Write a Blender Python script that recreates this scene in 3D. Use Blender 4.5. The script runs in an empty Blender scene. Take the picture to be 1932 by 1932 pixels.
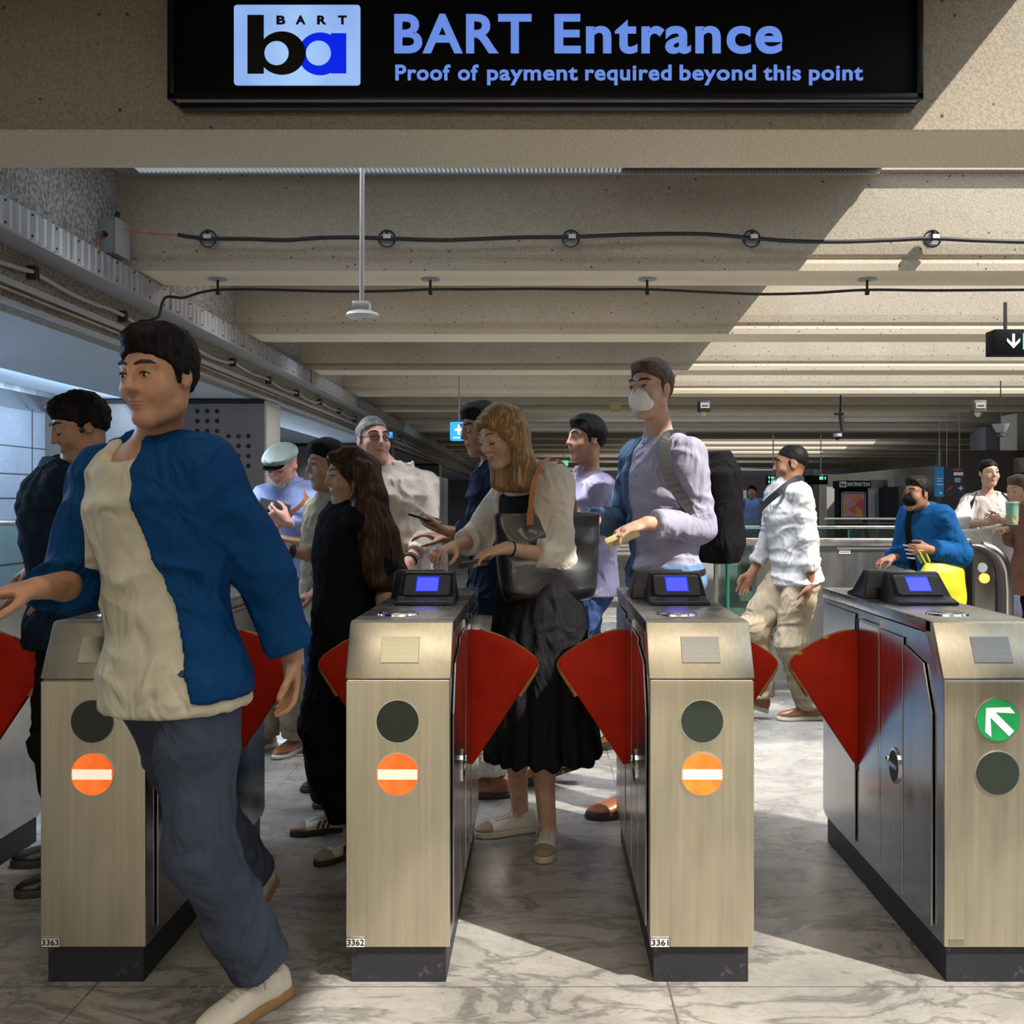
import bpy, math, random
import numpy as np
from mathutils import Vector, Matrix

# ---------------------------------------------------------------- camera, light, exposure
SC = bpy.context.scene
COL = SC.collection
CAMZ, FPX, VX, VY = 1.30, 1900.0, 1022.0, 947.0
cam_d = bpy.data.cameras.new('camera'); cam = bpy.data.objects.new('camera', cam_d); COL.objects.link(cam)
cam_d.sensor_width = 36; cam_d.lens = FPX / 1932 * 36
cam_d.shift_x = -(VX - 966) / 1932; cam_d.shift_y = -(966 - VY) / 1932
cam_d.clip_start = .05; cam_d.clip_end = 200
cam.location = (0, 0, CAMZ); cam.rotation_euler = (math.pi / 2, 0, 0)
SC.camera = cam
vs = SC.view_settings
vs.view_transform = 'Standard'; vs.look = 'None'; vs.gamma = 1; vs.exposure = 0.0; vs.use_curve_mapping = False
w = bpy.data.worlds.new('world'); SC.world = w; w.use_nodes = True
w.node_tree.nodes['Background'].inputs[0].default_value = (.75, .87, 1, 1)
w.node_tree.nodes['Background'].inputs[1].default_value = 1.6

def light(name, kind, loc, d, energy, color, size=1, sy=None):
    l = bpy.data.lights.new(name, kind); l.energy = energy; l.color = color
    if kind == 'AREA':
        l.size = size
        if sy: l.shape = 'RECTANGLE'; l.size_y = sy
    o = bpy.data.objects.new(name, l); COL.objects.link(o); o.location = loc
    o.rotation_euler = Vector(d).to_track_quat('-Z', 'Y').to_euler()
    return o
sun = light('sun', 'SUN', (6, -4, 9), (-.80, .62, -1), 8.0, (1, .93, .84)); sun.data.angle = math.radians(.8)
# unseen fill lamps added between the ceiling beams (bay k lies between beam k-1 and beam k); trough lamps down the left aisle
def bay_light(k, x0, x1, energy, color, sy=.5, lean=0, spread=180):
    o = light('trough_light', 'AREA', ((x0 + x1) / 2, 2.87 + 2.3 * k, 3.13), (0, lean, -1), energy, color, x1 - x0, sy); o.data.spread = math.radians(spread); return o
WARM, NEUT, COOL = (1, .88, .72), (1, .95, .88), (.78, .88, 1)
light('trough_light', 'AREA', (.2, 2.15, 3.13), (0, .1, -1), 3, WARM, 3.4, .3).data.spread = math.radians(80); bay_light(-1, -2.3, 1.8, 26, WARM, lean=.2, spread=120); bay_light(-2, -2.4, 3, 40, WARM, lean=.3)
light('concourse_window_light', 'AREA', (-.3, -5.5, 1.25), (0, 1, -.06), 88, (1, .91, .72), 7.5, 1.7)  # unseen fill lamp added behind the camera to brighten the gate fronts
bay_light(1, -2.3, 1.8, 11, COOL); bay_light(1, -2.2, 1.8, 190, (.92, .95, 1), spread=70); bay_light(2, -2.3, 1.2, 13, NEUT); bay_light(2, -2.2, 2.0, 200, (.92, .95, 1), spread=75); bay_light(3, -2.2, 2.0, 90, COOL, spread=90); bay_light(4, -2.0, 1.2, 16, NEUT)
bay_light(6, 0, 7, 40, COOL); bay_light(7, -2, 8, 40, COOL); bay_light(12, 0, 9, 80, NEUT); bay_light(14, 0, 9, 80, COOL); bay_light(17, 0, 9, 90, COOL)
light('aisle_light_near', 'AREA', (-3.95, 7.0, 2.22), (-1, 0, -.75), 90, (.52, .74, 1), 5.2, .5)
light('aisle_light_side', 'AREA', (-4.4, 4.6, 2.2), (1, -.1, -.6), 60, (.52, .74, 1), 3.5, .4)
light('aisle_light_far', 'AREA', (-3.6, 14, 2.2), (.6, 0, -1), 110, (.60, .78, 1), 5, .6)

def W(px, py, Y):
    return Vector(((px - VX) * Y / FPX, Y, CAMZ - (py - VY) * Y / FPX))

# ---------------------------------------------------------------- materials
def mat(name, col, rough=.6, metal=0, emit=0, ecol=None, alpha=None, trans=0, spec=.5, coat=0):
    m = bpy.data.materials.new(name); m.use_nodes = True
    b = m.node_tree.nodes['Principled BSDF']
    b.inputs['Base Color'].default_value = (*col, 1)
    b.inputs['Roughness'].default_value = rough; b.inputs['Metallic'].default_value = metal
    b.inputs['Specular IOR Level'].default_value = spec
    if coat: b.inputs['Coat Weight'].default_value = coat
    if emit:
        b.inputs['Emission Color'].default_value = (*(ecol or col), 1); b.inputs['Emission Strength'].default_value = emit
    if trans: b.inputs['Transmission Weight'].default_value = trans
    return m
def N(m, t, **kw):
    n = m.node_tree.nodes.new(t)
    for k, v in kw.items():
        if k in n.inputs: n.inputs[k].default_value = v
        else: setattr(n, k, v)
    return n
def L(m, a, b): m.node_tree.links.new(a, b)
def coords(m, scale=(1, 1, 1), kind='Object', rot=(0, 0, 0)):
    tc = N(m, 'ShaderNodeTexCoord'); mp = N(m, 'ShaderNodeMapping')
    mp.inputs['Scale'].default_value = scale; mp.inputs['Rotation'].default_value = rot
    L(m, tc.outputs[kind], mp.inputs[0]); return mp.outputs[0]
def ramp(m, fac, stops):
    r = N(m, 'ShaderNodeValToRGB'); e = r.color_ramp.elements
    while len(e) < len(stops): e.new(.5)
    for i, (p, c) in enumerate(stops):
        e[i].position = p; e[i].color = (*c, 1) if len(c) == 3 else c
    L(m, fac, r.inputs[0]); return r.outputs[0]
def noise(m, vec, scale, detail=4, rough=.55, dist=0):
    n = N(m, 'ShaderNodeTexNoise'); n.inputs['Scale'].default_value = scale; n.inputs['Detail'].default_value = detail
    n.inputs['Roughness'].default_value = rough; n.inputs['Distortion'].default_value = dist
    L(m, vec, n.inputs['Vector']); return n.outputs['Fac']
def mix(m, fac, a, b, mode='MIX'):
    n = N(m, 'ShaderNodeMix', data_type='RGBA', blend_type=mode)
    if hasattr(fac, 'is_linked'): L(m, fac, n.inputs[0])
    else: n.inputs[0].default_value = fac
    for s, i in ((a, 6), (b, 7)):
        if hasattr(s, 'is_linked'): L(m, s, n.inputs[i])
        else: n.inputs[i].default_value = (*s, 1)
    return n.outputs[2]
def bump(m, h, strength=.2, dist=.01):
    n = N(m, 'ShaderNodeBump'); n.inputs['Strength'].default_value = strength; n.inputs['Distance'].default_value = dist
    L(m, h, n.inputs['Height']); L(m, n.outputs[0], m.node_tree.nodes['Principled BSDF'].inputs['Normal'])
def setc(m, s): L(m, s, m.node_tree.nodes['Principled BSDF'].inputs['Base Color'])
def setr(m, s): L(m, s, m.node_tree.nodes['Principled BSDF'].inputs['Roughness'])

def concrete(name, c0, c1, pits=True, blotch=1.2, rough=.85, coarse=False):
    m = mat(name, c0, rough); v = coords(m)
    c = ramp(m, noise(m, v, blotch, 5), [(.3, c0), (.7, c1)])
    f = noise(m, v, 90 if not coarse else 45, 3)
    c = mix(m, .35 if not coarse else .8, c, ramp(m, f, [(.35, tuple(x * .55 for x in c0)), (.65, tuple(min(1, x * 1.25) for x in c1))]))
    if pits:
        vo = N(m, 'ShaderNodeTexVoronoi'); vo.inputs['Scale'].default_value = 17; L(m, v, vo.inputs['Vector'])
        p = ramp(m, vo.outputs['Distance'], [(.07, (1, 1, 1)), (.15, (0, 0, 0))])
        sel = ramp(m, vo.outputs['Color'], [(.50, (0, 0, 0)), (.54, (1, 1, 1))])
        pp = mix(m, 1.0, p, sel, 'MULTIPLY')
        c = mix(m, pp, c, tuple(x * .22 for x in c0))
    setc(m, c); bump(m, f, .35 if not coarse else .9, .004 if not coarse else .012)
    return m
M = {}
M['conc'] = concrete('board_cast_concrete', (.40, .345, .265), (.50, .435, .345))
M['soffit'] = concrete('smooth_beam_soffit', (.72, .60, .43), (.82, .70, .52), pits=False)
M['rough'] = concrete('rough_girder_concrete', (.22, .21, .20), (.38, .36, .34), pits=False, coarse=True)
M['girder'] = concrete('brown_girder_concrete', (.20, .165, .12), (.30, .255, .19), pits=False, coarse=True)
M['bluesoffit'] = concrete('painted_soffit', (.46, .50, .56), (.52, .56, .60), pits=False, rough=.6)
M['pillar'] = concrete('dark_pillar', (.16, .14, .14), (.24, .21, .20), pits=False)
M['ltpillar'] = concrete('pale_pillar_edge', (.42, .38, .33), (.50, .46, .40), pits=False)
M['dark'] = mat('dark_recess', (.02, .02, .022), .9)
M['farwall'] = concrete('far_wall', (.24, .24, .25), (.34, .33, .32), pits=False)

def marble():
    m = mat('veined_marble_floor', (.6, .58, .55), .28)
    v = coords(m, (1, 1, 1)); 
    d = noise(m, v, 2.2, 6, .6)
    vr = coords(m, (1.3, 2.6, 1), rot=(0, 0, .45))
    n1 = noise(m, vr, 1.9, 10, .62, .9)
    v1 = ramp(m, n1, [(.462, (1, 1, 1)), (.494, (.42, .42, .43)), (.502, (.46, .46, .47)), (.55, (1, 1, 1))])
    n2 = noise(m, vr, 6.0, 8, .7, .8)
    v2 = ramp(m, n2, [(.46, (1, 1, 1)), (.495, (.5, .5, .5)), (.53, (1, 1, 1))])
    base = ramp(m, d, [(.25, (.20, .19, .175)), (.5, (.30, .288, .262)), (.75, (.37, .358, .33))])
    c = mix(m, .8, base, v1, 'MULTIPLY'); c = mix(m, .36, c, v2, 'MULTIPLY')
    # slab joints: 1.53 m by .61 m
    tc = N(m, 'ShaderNodeTexCoord'); sx = N(m, 'ShaderNodeSeparateXYZ'); L(m, tc.outputs['Object'], sx.inputs[0])
    def joint(o, off, per, wd):
        a = N(m, 'ShaderNodeMath', operation='ADD'); L(m, o, a.inputs[0]); a.inputs[1].default_value = off
        b = N(m, 'ShaderNodeMath', operation='PINGPONG'); L(m, a.outputs[0], b.inputs[0]); b.inputs[1].default_value = per / 2
        g = N(m, 'ShaderNodeMath', operation='LESS_THAN'); L(m, b.outputs[0], g.inputs[0]); g.inputs[1].default_value = wd
        return g.outputs[0]
    j1 = joint(sx.outputs[0], 1.20 + 15.4, 1.54, .0028); j2 = joint(sx.outputs[1], -2.70 + 61, .61, .0022)
    mx = N(m, 'ShaderNodeMath', operation='MAXIMUM'); L(m, j1, mx.inputs[0]); L(m, j2, mx.inputs[1])
    c = mix(m, mx.outputs[0], c, (.10, .095, .09))
    # grime spots
    g = ramp(m, noise(m, v, 28, 3), [(.26, (.35, .33, .3)), (.31, (1, 1, 1))]); c = mix(m, .6, c, g, 'MULTIPLY')
    setc(m, c); setr(m, ramp(m, noise(m, v, 5, 4), [(.3, (.20, .2, .2)), (.7, (.36, .36, .36))]))
    return m
M['marble'] = marble()

def steel(name, col, r0, r1, vert=True, metal=1.0, streak=.25):
    m = mat(name, col, r0, metal)
    v = coords(m, (60, 60, 1.2) if vert else (1.5, 60, 60)); n = noise(m, v, 1.6, 4, .6)
    v2 = coords(m, (5, 5, 1.3)); n2 = noise(m, v2, 1.5, 5, .6)
    c = ramp(m, n, [(.25, tuple(x * (1 - streak) for x in col)), (.75, tuple(min(1, x * (1 + streak * .4)) for x in col))])
    c = mix(m, .5, c, ramp(m, n2, [(.3, tuple(x * .72 for x in col)), (.7, tuple(min(1, x * 1.12) for x in col))]))
    sc = ramp(m, noise(m, coords(m, (30, 30, 8)), 3, 2), [(.22, (.25, .25, .25)), (.25, (1, 1, 1))])
    c = mix(m, .35, c, sc, 'MULTIPLY')
    setc(m, c); setr(m, ramp(m, n2, [(.3, (r0,) * 3), (.7, (r1,) * 3)])); bump(m, n, .06, .001)
    return m
M['steel'] = steel('brushed_steel_front', (.68, .62, .49), .30, .44)
M['steel2'] = steel('polished_steel_side', (.52, .52, .52), .16, .28)
M['steeltop'] = steel('satin_steel_top', (.58, .57, .55), .22, .32, vert=False)
M['plate'] = steel('brushed_plate', (.46, .45, .34), .32, .42, vert=False)
M['plate2'] = steel('grey_brushed_plate', (.34, .34, .33), .32, .42, vert=False)
M['wallsteel'] = steel('dark_brushed_cladding', (.30, .30, .30), .34, .48, streak=.12)
M['chrome'] = mat('chrome', (.8, .8, .8), .12, 1)
M['galv'] = steel('galvanised_tray', (.42, .43, .45), .4, .55, metal=.7)
M['rail'] = steel('satin_rail', (.72, .68, .64), .25, .35, vert=False)
M['blackpl'] = mat('black_plastic', (.008, .008, .010), .30, spec=.35)
M['blackmt'] = mat('black_matte', (.012, .012, .014), .6)
M['greypl'] = mat('dark_grey_bezel', (.055, .055, .058), .5, spec=.3)
def scuffed():
    m = mat('scuffed_black_plinth', (.012, .013, .02), .5); v = coords(m, (1, 1, 1))
    c = ramp(m, noise(m, v, 30, 6, .75), [(.58, (.012, .013, .02)), (.74, (.10, .10, .11))]); setc(m, c); return m
M['plinth'] = scuffed()
def redflap():
    m = mat('red_flap_vinyl', (.42, .018, .006), .6, spec=.15); v = coords(m)
    n = noise(m, v, 160, 2); c = ramp(m, noise(m, v, 6, 5), [(.3, (.34, .010, .002)), (.7, (.50, .020, .004))]); setc(m, c); bump(m, n, .25, .002); return m
M['red'] = redflap()
def yedge():
    m = mat('worn_ochre_edge', (.3, .15, .04), .6); v = coords(m)
    c = ramp(m, noise(m, v, 14, 4), [(.38, (.32, .02, .008)), (.46, (.36, .20, .055)), (.7, (.28, .15, .04))]); setc(m, c); return m
M['ochre'] = yedge()
M['yfoam'] = mat('torn_yellow_foam', (.55, .36, .03), .9)
def glowdisc(name, c0, c1, s):
    m = mat(name, c1, .35); b = m.node_tree.nodes['Principled BSDF']
    v = coords(m, kind='Object'); c = ramp(m, noise(m, v, 9, 3), [(.35, c0), (.65, c1)])
    setc(m, c); L(m, c, b.inputs['Emission Color']); b.inputs['Emission Strength'].default_value = s; return m
M['orange'] = glowdisc('lit_orange_lens', (.70, .085, .010), (.95, .20, .03), .80)
M['whitebar'] = mat('lit_white_bar', (.9, .8, .65), .4, emit=.72, ecol=(1, .80, .60))
M['green'] = glowdisc('lit_green_lens', (.006, .17, .045), (.010, .25, .07), .45)
M['arrow'] = mat('lit_cream_arrow', (.8, .72, .6), .4, emit=.35, ecol=(1, .82, .62))
M['offlens'] = mat('unlit_dark_lens', (.022, .032, .026), .35)
M['screen'] = mat('lit_blue_screen', (.05, .06, .4), .3, emit=.95, ecol=(.09, .10, .95))
M['screenedge'] = mat('deep_blue_screen_edge', (.01, .03, .5), .3, emit=1.0, ecol=(.005, .04, .75))
M['signblack'] = mat('sign_black', (.004, .004, .005), .55, spec=.12)
M['signtext'] = mat('lit_blue_lettering', (.03, .06, .2), .5, emit=.85, ecol=(.155, .30, .86))
def logo():
    m = mat('lit_logo_panel', (.1, .15, .25), .5); b = m.node_tree.nodes['Principled BSDF']
    c = ramp(m, noise(m, coords(m), 3.0, 2), [(.35, (.22, .36, .78)), (.7, (.36, .58, .92))]); L(m, c, b.inputs['Emission Color']); b.inputs['Emission Strength'].default_value = 1.0; return m
M['logo'] = logo()
M['logoblue'] = mat('lit_deep_blue', (.0, .01, .7), .4, emit=.85, ecol=(.0, .018, .80))
M['black'] = mat('black_ink', (.004, .004, .006), .7)
M['cable'] = mat('black_cable', (.015, .015, .016), .5)
M['conduit'] = mat('grey_conduit', (.40, .40, .41), .45, .3)
M['whitepaint'] = mat('white_enamel', (.62, .62, .60), .4)
M['greybox'] = mat('grey_box', (.30, .31, .33), .5)
M['orangewire'] = mat('orange_wire', (.5, .12, .03), .5)
def glass(name, tint, a):
    m = bpy.data.materials.new(name); m.use_nodes = True; nt = m.node_tree; nt.nodes.clear()
    o = nt.nodes.new('ShaderNodeOutputMaterial'); g = nt.nodes.new('ShaderNodeBsdfGlossy'); t = nt.nodes.new('ShaderNodeBsdfTransparent'); mx = nt.nodes.new('ShaderNodeMixShader'); f = nt.nodes.new('ShaderNodeFresnel')
    f.inputs[0].default_value = 1.45; g.inputs['Roughness'].default_value = .03; t.inputs[0].default_value = (*tint, 1)
    ad = nt.nodes.new('ShaderNodeMath'); ad.operation = 'ADD'; ad.inputs[1].default_value = a; nt.links.new(f.outputs[0], ad.inputs[0])
    nt.links.new(ad.outputs[0], mx.inputs[0]); nt.links.new(t.outputs[0], mx.inputs[1]); nt.links.new(g.outputs[0], mx.inputs[2]); nt.links.new(mx.outputs[0], o.inputs[0]); return m
M['glass'] = glass('greenish_glass', (.72, .84, .80), .05)
M['glassedge'] = mat('green_glass_edge', (.02, .16, .13), .2)
def panels():
    m = mat('pale_granite_panels', (.4, .45, .52), .35); v = coords(m)
    c = ramp(m, noise(m, v, 40, 6, .7), [(.3, (.30, .33, .39)), (.7, (.46, .50, .56))])
    c = mix(m, .4, c, ramp(m, noise(m, v, 2, 3), [(.3, (.28, .31, .37)), (.7, (.50, .53, .59))])); setc(m, c); return m
M['panel'] = panels()
M['joint'] = mat('dark_joint', (.05, .06, .07), .8)
M['louvre'] = mat('lit_silver_louvre', (.6, .65, .7), .3, metal=.6, emit=.28, ecol=(.75, .9, 1))  # slats given their own glow in place of light falling through them
M['cyan'] = mat('lit_cyan_sign', (.05, .4, .9), .4, emit=1.3, ecol=(.03, .30, .95))
M['white_e'] = mat('lit_white', (.9, .9, .9), .4, emit=1.1, ecol=(.85, .95, 1))
M['green_e'] = mat('lit_green_text', (.1, .8, .5), .4, emit=.9, ecol=(.15, .8, .5))
M['paper'] = mat('white_paper', (.7, .7, .68), .6)
M['bluest'] = mat('blue_sticker', (.02, .25, .55), .5)
M['amber'] = mat('lit_amber', (1, .4, .05), .4, emit=3.0, ecol=(1, .33, .04))
M['mirrorsteel'] = steel('escalator_steel', (.75, .70, .64), .14, .22)
M['rubber'] = mat('black_handrail', (.03, .025, .028), .3)
M['brownwall'] = concrete('dark_brown_cladding', (.06, .05, .048), (.09, .075, .07), pits=False)
M['tanwall'] = concrete('tan_wall', (.34, .27, .2), (.42, .34, .26), pits=False)

# ---------------------------------------------------------------- object helpers
BASE = {}
def prop(o, label=None, cat=None, group=None, kind=None):
    if label: o['label'] = label
    if cat: o['category'] = cat
    if group: o['group'] = group
    if kind: o['kind'] = kind
    return o
def thing(name, loc, label, cat, group=None, kind=None):
    o = bpy.data.objects.new(name, None); COL.objects.link(o); o.location = loc; o.empty_display_size = .1
    BASE[o.name] = Vector(loc); return prop(o, label, cat, group, kind)
def link_mesh(name, me, m, parent=None, origin=None, smooth=False):
    o = bpy.data.objects.new(name, me); COL.objects.link(o)
    if m: me.materials.append(m)
    if parent is not None:
        o.parent = parent; b = BASE[parent.name]; BASE[o.name] = b
    else:
        b = Vector(origin) if origin is not None else Vector((0, 0, 0)); o.location = b; BASE[o.name] = b
    if b.length > 0: me.transform(Matrix.Translation(-b))
    if smooth: me.polygons.foreach_set('use_smooth', [True] * len(me.polygons))
    me.update(); return o
class MB:
    def __init__(s): s.v = []; s.f = []
    def add(s, vs, fs):
        n = len(s.v); s.v += [tuple(v) for v in vs]; s.f += [tuple(i + n for i in f) for f in fs]; return s
    def box(s, x0, x1, y0, y1, z0, z1):
        return s.add([(x0, y0, z0), (x1, y0, z0), (x1, y1, z0), (x0, y1, z0), (x0, y0, z1), (x1, y0, z1), (x1, y1, z1), (x0, y1, z1)],
                     [(0, 3, 2, 1), (4, 5, 6, 7), (0, 1, 5, 4), (1, 2, 6, 5), (2, 3, 7, 6), (3, 0, 4, 7)])
    def prism(s, poly, a0, a1, axis='X'):
        # poly in the plane normal to axis: X -> (y,z), Y -> (x,z), Z -> (x,y)
        def P(p, a): return {'X': (a, p[0], p[1]), 'Y': (p[0], a, p[1]), 'Z': (p[0], p[1], a)}[axis]
        n = len(poly); vs = [P(p, a0) for p in poly] + [P(p, a1) for p in poly]
        fs = [tuple(range(n))[::-1], tuple(range(n, 2 * n))] + [(i, (i + 1) % n, (i + 1) % n + n, i + n) for i in range(n)]
        return s.add(vs, fs)
    def tube(s, pts, r, n=10, caps=True):
        pts = [Vector(p) for p in pts]; rs = r if isinstance(r, (list, tuple)) else [r] * len(pts)
        base = len(s.v); t0 = (pts[1] - pts[0]).normalized()
        u = t0.orthogonal().normalized()
        for i, p in enumerate(pts):
            t = ((pts[min(i + 1, len(pts) - 1)] - pts[max(i - 1, 0)])).normalized()
            u = (u - t * u.dot(t)).normalized(); v = t.cross(u)
            for k in range(n):
                a = 2 * math.pi * k / n; s.v.append(tuple(p + (u * math.cos(a) + v * math.sin(a)) * rs[i]))
        for i in range(len(pts) - 1):
            for k in range(n):
                a = base + i * n + k; b = base + i * n + (k + 1) % n; s.f.append((a, b, b + n, a + n))
        if caps:
            s.f.append(tuple(base + k for k in range(n))[::-1]); s.f.append(tuple(base + (len(pts) - 1) * n + k for k in range(n)))
        return s
    def cyl(s, p0, p1, r, n=24): return s.tube([p0, p1], r, n)
    def ell(s, c, rx, ry, rz, R=None, nu=16, nv=10):
        base = len(s.v); c = Vector(c)
        for j in range(nv + 1):
            th = math.pi * j / nv
            for i in range(nu):
                a = 2 * math.pi * i / nu; p = Vector((rx * math.sin(th) * math.cos(a), ry * math.sin(th) * math.sin(a), rz * math.cos(th)))
                if R is not None: p = R @ p
                s.v.append(tuple(c + p))
        for j in range(nv):
            for i in range(nu):
                a = base + j * nu + i; b = base + j * nu + (i + 1) % nu; s.f.append((a, a + nu, b + nu, b))
        return s
    def build(s, name, m, parent=None, origin=None, smooth=False, bevel=0, seg=2):
        me = bpy.data.meshes.new(name); me.from_pydata(s.v, [], s.f)
        if bevel or True:
            import bmesh
            bm = bmesh.new(); bm.from_mesh(me); bmesh.ops.recalc_face_normals(bm, faces=bm.faces)
            if bevel:
                es = [e for e in bm.edges if len(e.link_faces) == 2 and e.calc_face_angle(0) > .35]
                bmesh.ops.bevel(bm, geom=es, offset=bevel, segments=seg, affect='EDGES', profile=.5, clamp_overlap=True)
            bm.to_mesh(me); bm.free()
        o = link_mesh(name, me, m, parent, origin, smooth)
        if bevel >= .0025:
            me.polygons.foreach_set('use_smooth', [True] * len(me.polygons)); 
            try: me.set_sharp_from_angle(angle=math.radians(35))
            except Exception: pass
        elif smooth:
            try: me.set_sharp_from_angle(angle=math.radians(50))
            except Exception: pass
        return o
def struct(o): o['kind'] = 'structure'; return o
def circ(cx, cz, r, n=40, a0=0, a1=2 * math.pi): return [(cx + r * math.cos(a0 + (a1 - a0) * i / n), cz + r * math.sin(a0 + (a1 - a0) * i / n)) for i in range(n)]
def rrect(x0, x1, z0, z1, r, n=5):
    pts = []
    for cx, cz, a in ((x1 - r, z1 - r, 0), (x0 + r, z1 - r, 90), (x0 + r, z0 + r, 180), (x1 - r, z0 + r, 270)):
        for i in range(n + 1):
            t = math.radians(a + 90 * i / n); pts.append((cx + r * math.cos(t), cz + r * math.sin(t)))
    return pts
def text_raw(body, bold=0.0, spacing=1.0):
    c = bpy.data.curves.new('t', 'FONT'); c.body = body; c.size = 1; c.offset = bold; c.extrude = 0; c.space_character = spacing; c.resolution_u = 6
    o = bpy.data.objects.new('t', c); COL.objects.link(o); bpy.context.view_layer.update()
    dg = bpy.context.evaluated_depsgraph_get(); me = bpy.data.meshes.new_from_object(o.evaluated_get(dg))
    bpy.data.objects.remove(o); bpy.data.curves.remove(c); return me
def text(name, body, x0, x1, zb, cap, y, m, parent, bold=.02, spacing=1.0, depth=.002):
    """lettering facing -Y, fitted between x0 and x1, baseline zb, cap height cap"""
    ref = text_raw('B', bold); hv = [v.co.y for v in ref.vertices]; hb = max(hv) - min(hv); lo = min(hv)
    me = text_raw(body, bold, spacing); xs = [v.co.x for v in me.vertices]; a, b = min(xs), max(xs)
    sx = (x1 - x0) / (b - a); sz = cap / hb
    for v in me.vertices: v.co = Vector((x0 + (v.co.x - a) * sx, y, zb + (v.co.y - lo) * sz))
    me.name = name
    import bmesh
    bm = bmesh.new(); bm.from_mesh(me)
    r = bmesh.ops.extrude_face_region(bm, geom=bm.faces[:]); vs_ = [e for e in r['geom'] if isinstance(e, bmesh.types.BMVert)]
    bmesh.ops.translate(bm, verts=vs_, vec=(0, -depth, 0)); bmesh.ops.recalc_face_normals(bm, faces=bm.faces); bm.to_mesh(me); bm.free()
    me.materials.clear()
    return link_mesh(name, me, m, parent)
# ================================================================ STRUCTURE
BY = lambda k: 3.80 + 2.3 * k          # near edge of beam k
struct(MB().box(-7, 14, -7, 48, -.15, 0).build('floor', M['marble']))
for i, k in enumerate(range(-4, 18)):
    y = BY(k); d = .42
    # profile (y,z): tapered web with a fillet above the soffit
    prof = [(y - .05, 3.28), (y - .012, 2.86), (y + .0, 2.80), (y + .02, 2.775), (y, 2.745), (y, 2.70), (y + d, 2.70), (y + d + .05, 3.28)] if k != 0 else \
           [(y - .05, 3.28), (y - .0, 2.705), (y + .006, 2.70), (y + d, 2.70), (y + d + .05, 3.28)]
    mb = MB().prism(prof, -2.55, 12.4)
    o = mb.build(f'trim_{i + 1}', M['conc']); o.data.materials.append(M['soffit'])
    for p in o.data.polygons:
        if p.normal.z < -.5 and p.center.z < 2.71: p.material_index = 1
    struct(o)
# ceiling deck with skylight openings in bays 0-5 (right of x 1.95) and bays 9-11
cb = MB()
def deck(x0, x1, y0, y1): cb.box(x0, x1, y0, y1, 3.28, 3.36)
for k in range(-5, 19):
    y0 = BY(k - 1) + .42 if k > -5 else -7; y1 = BY(k)
    y0 -= .0
    if -1 <= k <= 4: xo = 1.86 if k == 0 else 2.02; deck(-2.7, xo, y0, y1); deck(9.5, 12.6, y0, y1); deck(xo, 9.5, y1 - .10, y1)
    elif 9 <= k <= 11: deck(-2.7, 3.0, y0, y1); deck(8.6, 12.6, y0, y1)
    else: deck(-2.7, 12.6, y0, y1)
    deck(-2.7, 12.6, y1, y1 + .42)
struct(cb.build('ceiling', M['conc']))
# left side: girder, soffit, wall
struct(MB().box(-2.75, -2.55, -7, 48, 2.56, 3.3).build('wall_upper_left', M['rough']))
struct(MB().prism([(-2.60, 2.55), (-2.60, 2.37), (-2.62, 2.37), (-2.62, 2.29), (-2.8, 2.29), (-2.8, 2.55)], -7, 48, 'Y').build('trim_30', M['girder']))
struct(MB().box(-4.76, -2.645, -7, 48, 2.292, 2.42).build('trim_31', M['bluesoffit']))
struct(MB().box(-4.9, -4.76, -7, 48, 0, 2.42).build('wall_left', M['panel']))
jb = MB()
for i in range(0, 60): 
    y = -1 + i * .80; jb.box(-4.762, -4.754, y, y + .008, 0, 2.29)
for z in (.35, .74, 1.13, 1.33, 1.55, 1.80): jb.box(-4.762, -4.7545, -7, 40, z, z + .008)
struct(jb.build('trim_32', M['joint']))
struct(MB().prism([(-4.76, 2.29), (-4.76, 2.15), (-4.70, 2.15), (-4.45, 2.24), (-4.45, 2.29)], -2, 9.6, 'Y').build('trim_33', M['steel2']))
struct(MB().box(12.4, 12.6, -7, 48, 0, 3.3).build('wall_right', M['farwall']))
struct(MB().box(-7, 14, -7.2, -7, 0, 3.3).build('wall_behind', M['tanwall']))
struct(MB().box(-7, 14, 46, 46.2, 0, 3.3).build('wall_far', M['farwall']))
# skylight well around the openings keeps the daylight directional
sk = MB(); sk.box(1.74, 1.86, -.9, 13.0, 3.36, 3.6); sk.box(9.5, 9.6, -.9, 13.0, 3.36, 3.6)
struct(sk.build('trim_34', M['conc']))

# girder fittings
t = thing('cable_tray', (-2.5, 4, 2.55), 'long ribbed grey metal cable tray running along the left girder under the beams', 'cable tray')
mb = MB(); n = 0; y = .5
# ribbed face as a fine zig-zag profile along y
def ribbed(y0, y1, x, z0, z1):
    m = MB(); pts = []; yy = y0; s_ = 0
    while yy < y1: pts.append((x + (.006 if s_ else 0), yy)); pts.append((x + (.006 if s_ else 0), min(yy + .028, y1))); yy += .04; s_ ^= 1
    m.prism(pts + [(x - .01, y1), (x - .01, y0)], z0, z1, 'Z'); return m
for (a, b) in ((.6, 3.05), (3.08, 4.0), (4.02, 5.2), (5.22, 6.6), (6.62, 8.2), (8.25, 10.6), (10.65, 13.4), (13.45, 17.5), (17.55, 24), (24.1, 40)):
    m_ = MB()
    if b < 14: m_ = ribbed(a, b, -2.435, 2.55, 2.685)
    else: m_.box(-2.445, -2.43, a, b, 2.55, 2.685)
    m_.build('tray_cover', M['galv'], t)
MB().box(-2.598, -2.432, .5, 40, 2.54, 2.556).build('tray_base', M['conduit'], t)
rv = MB()
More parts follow.
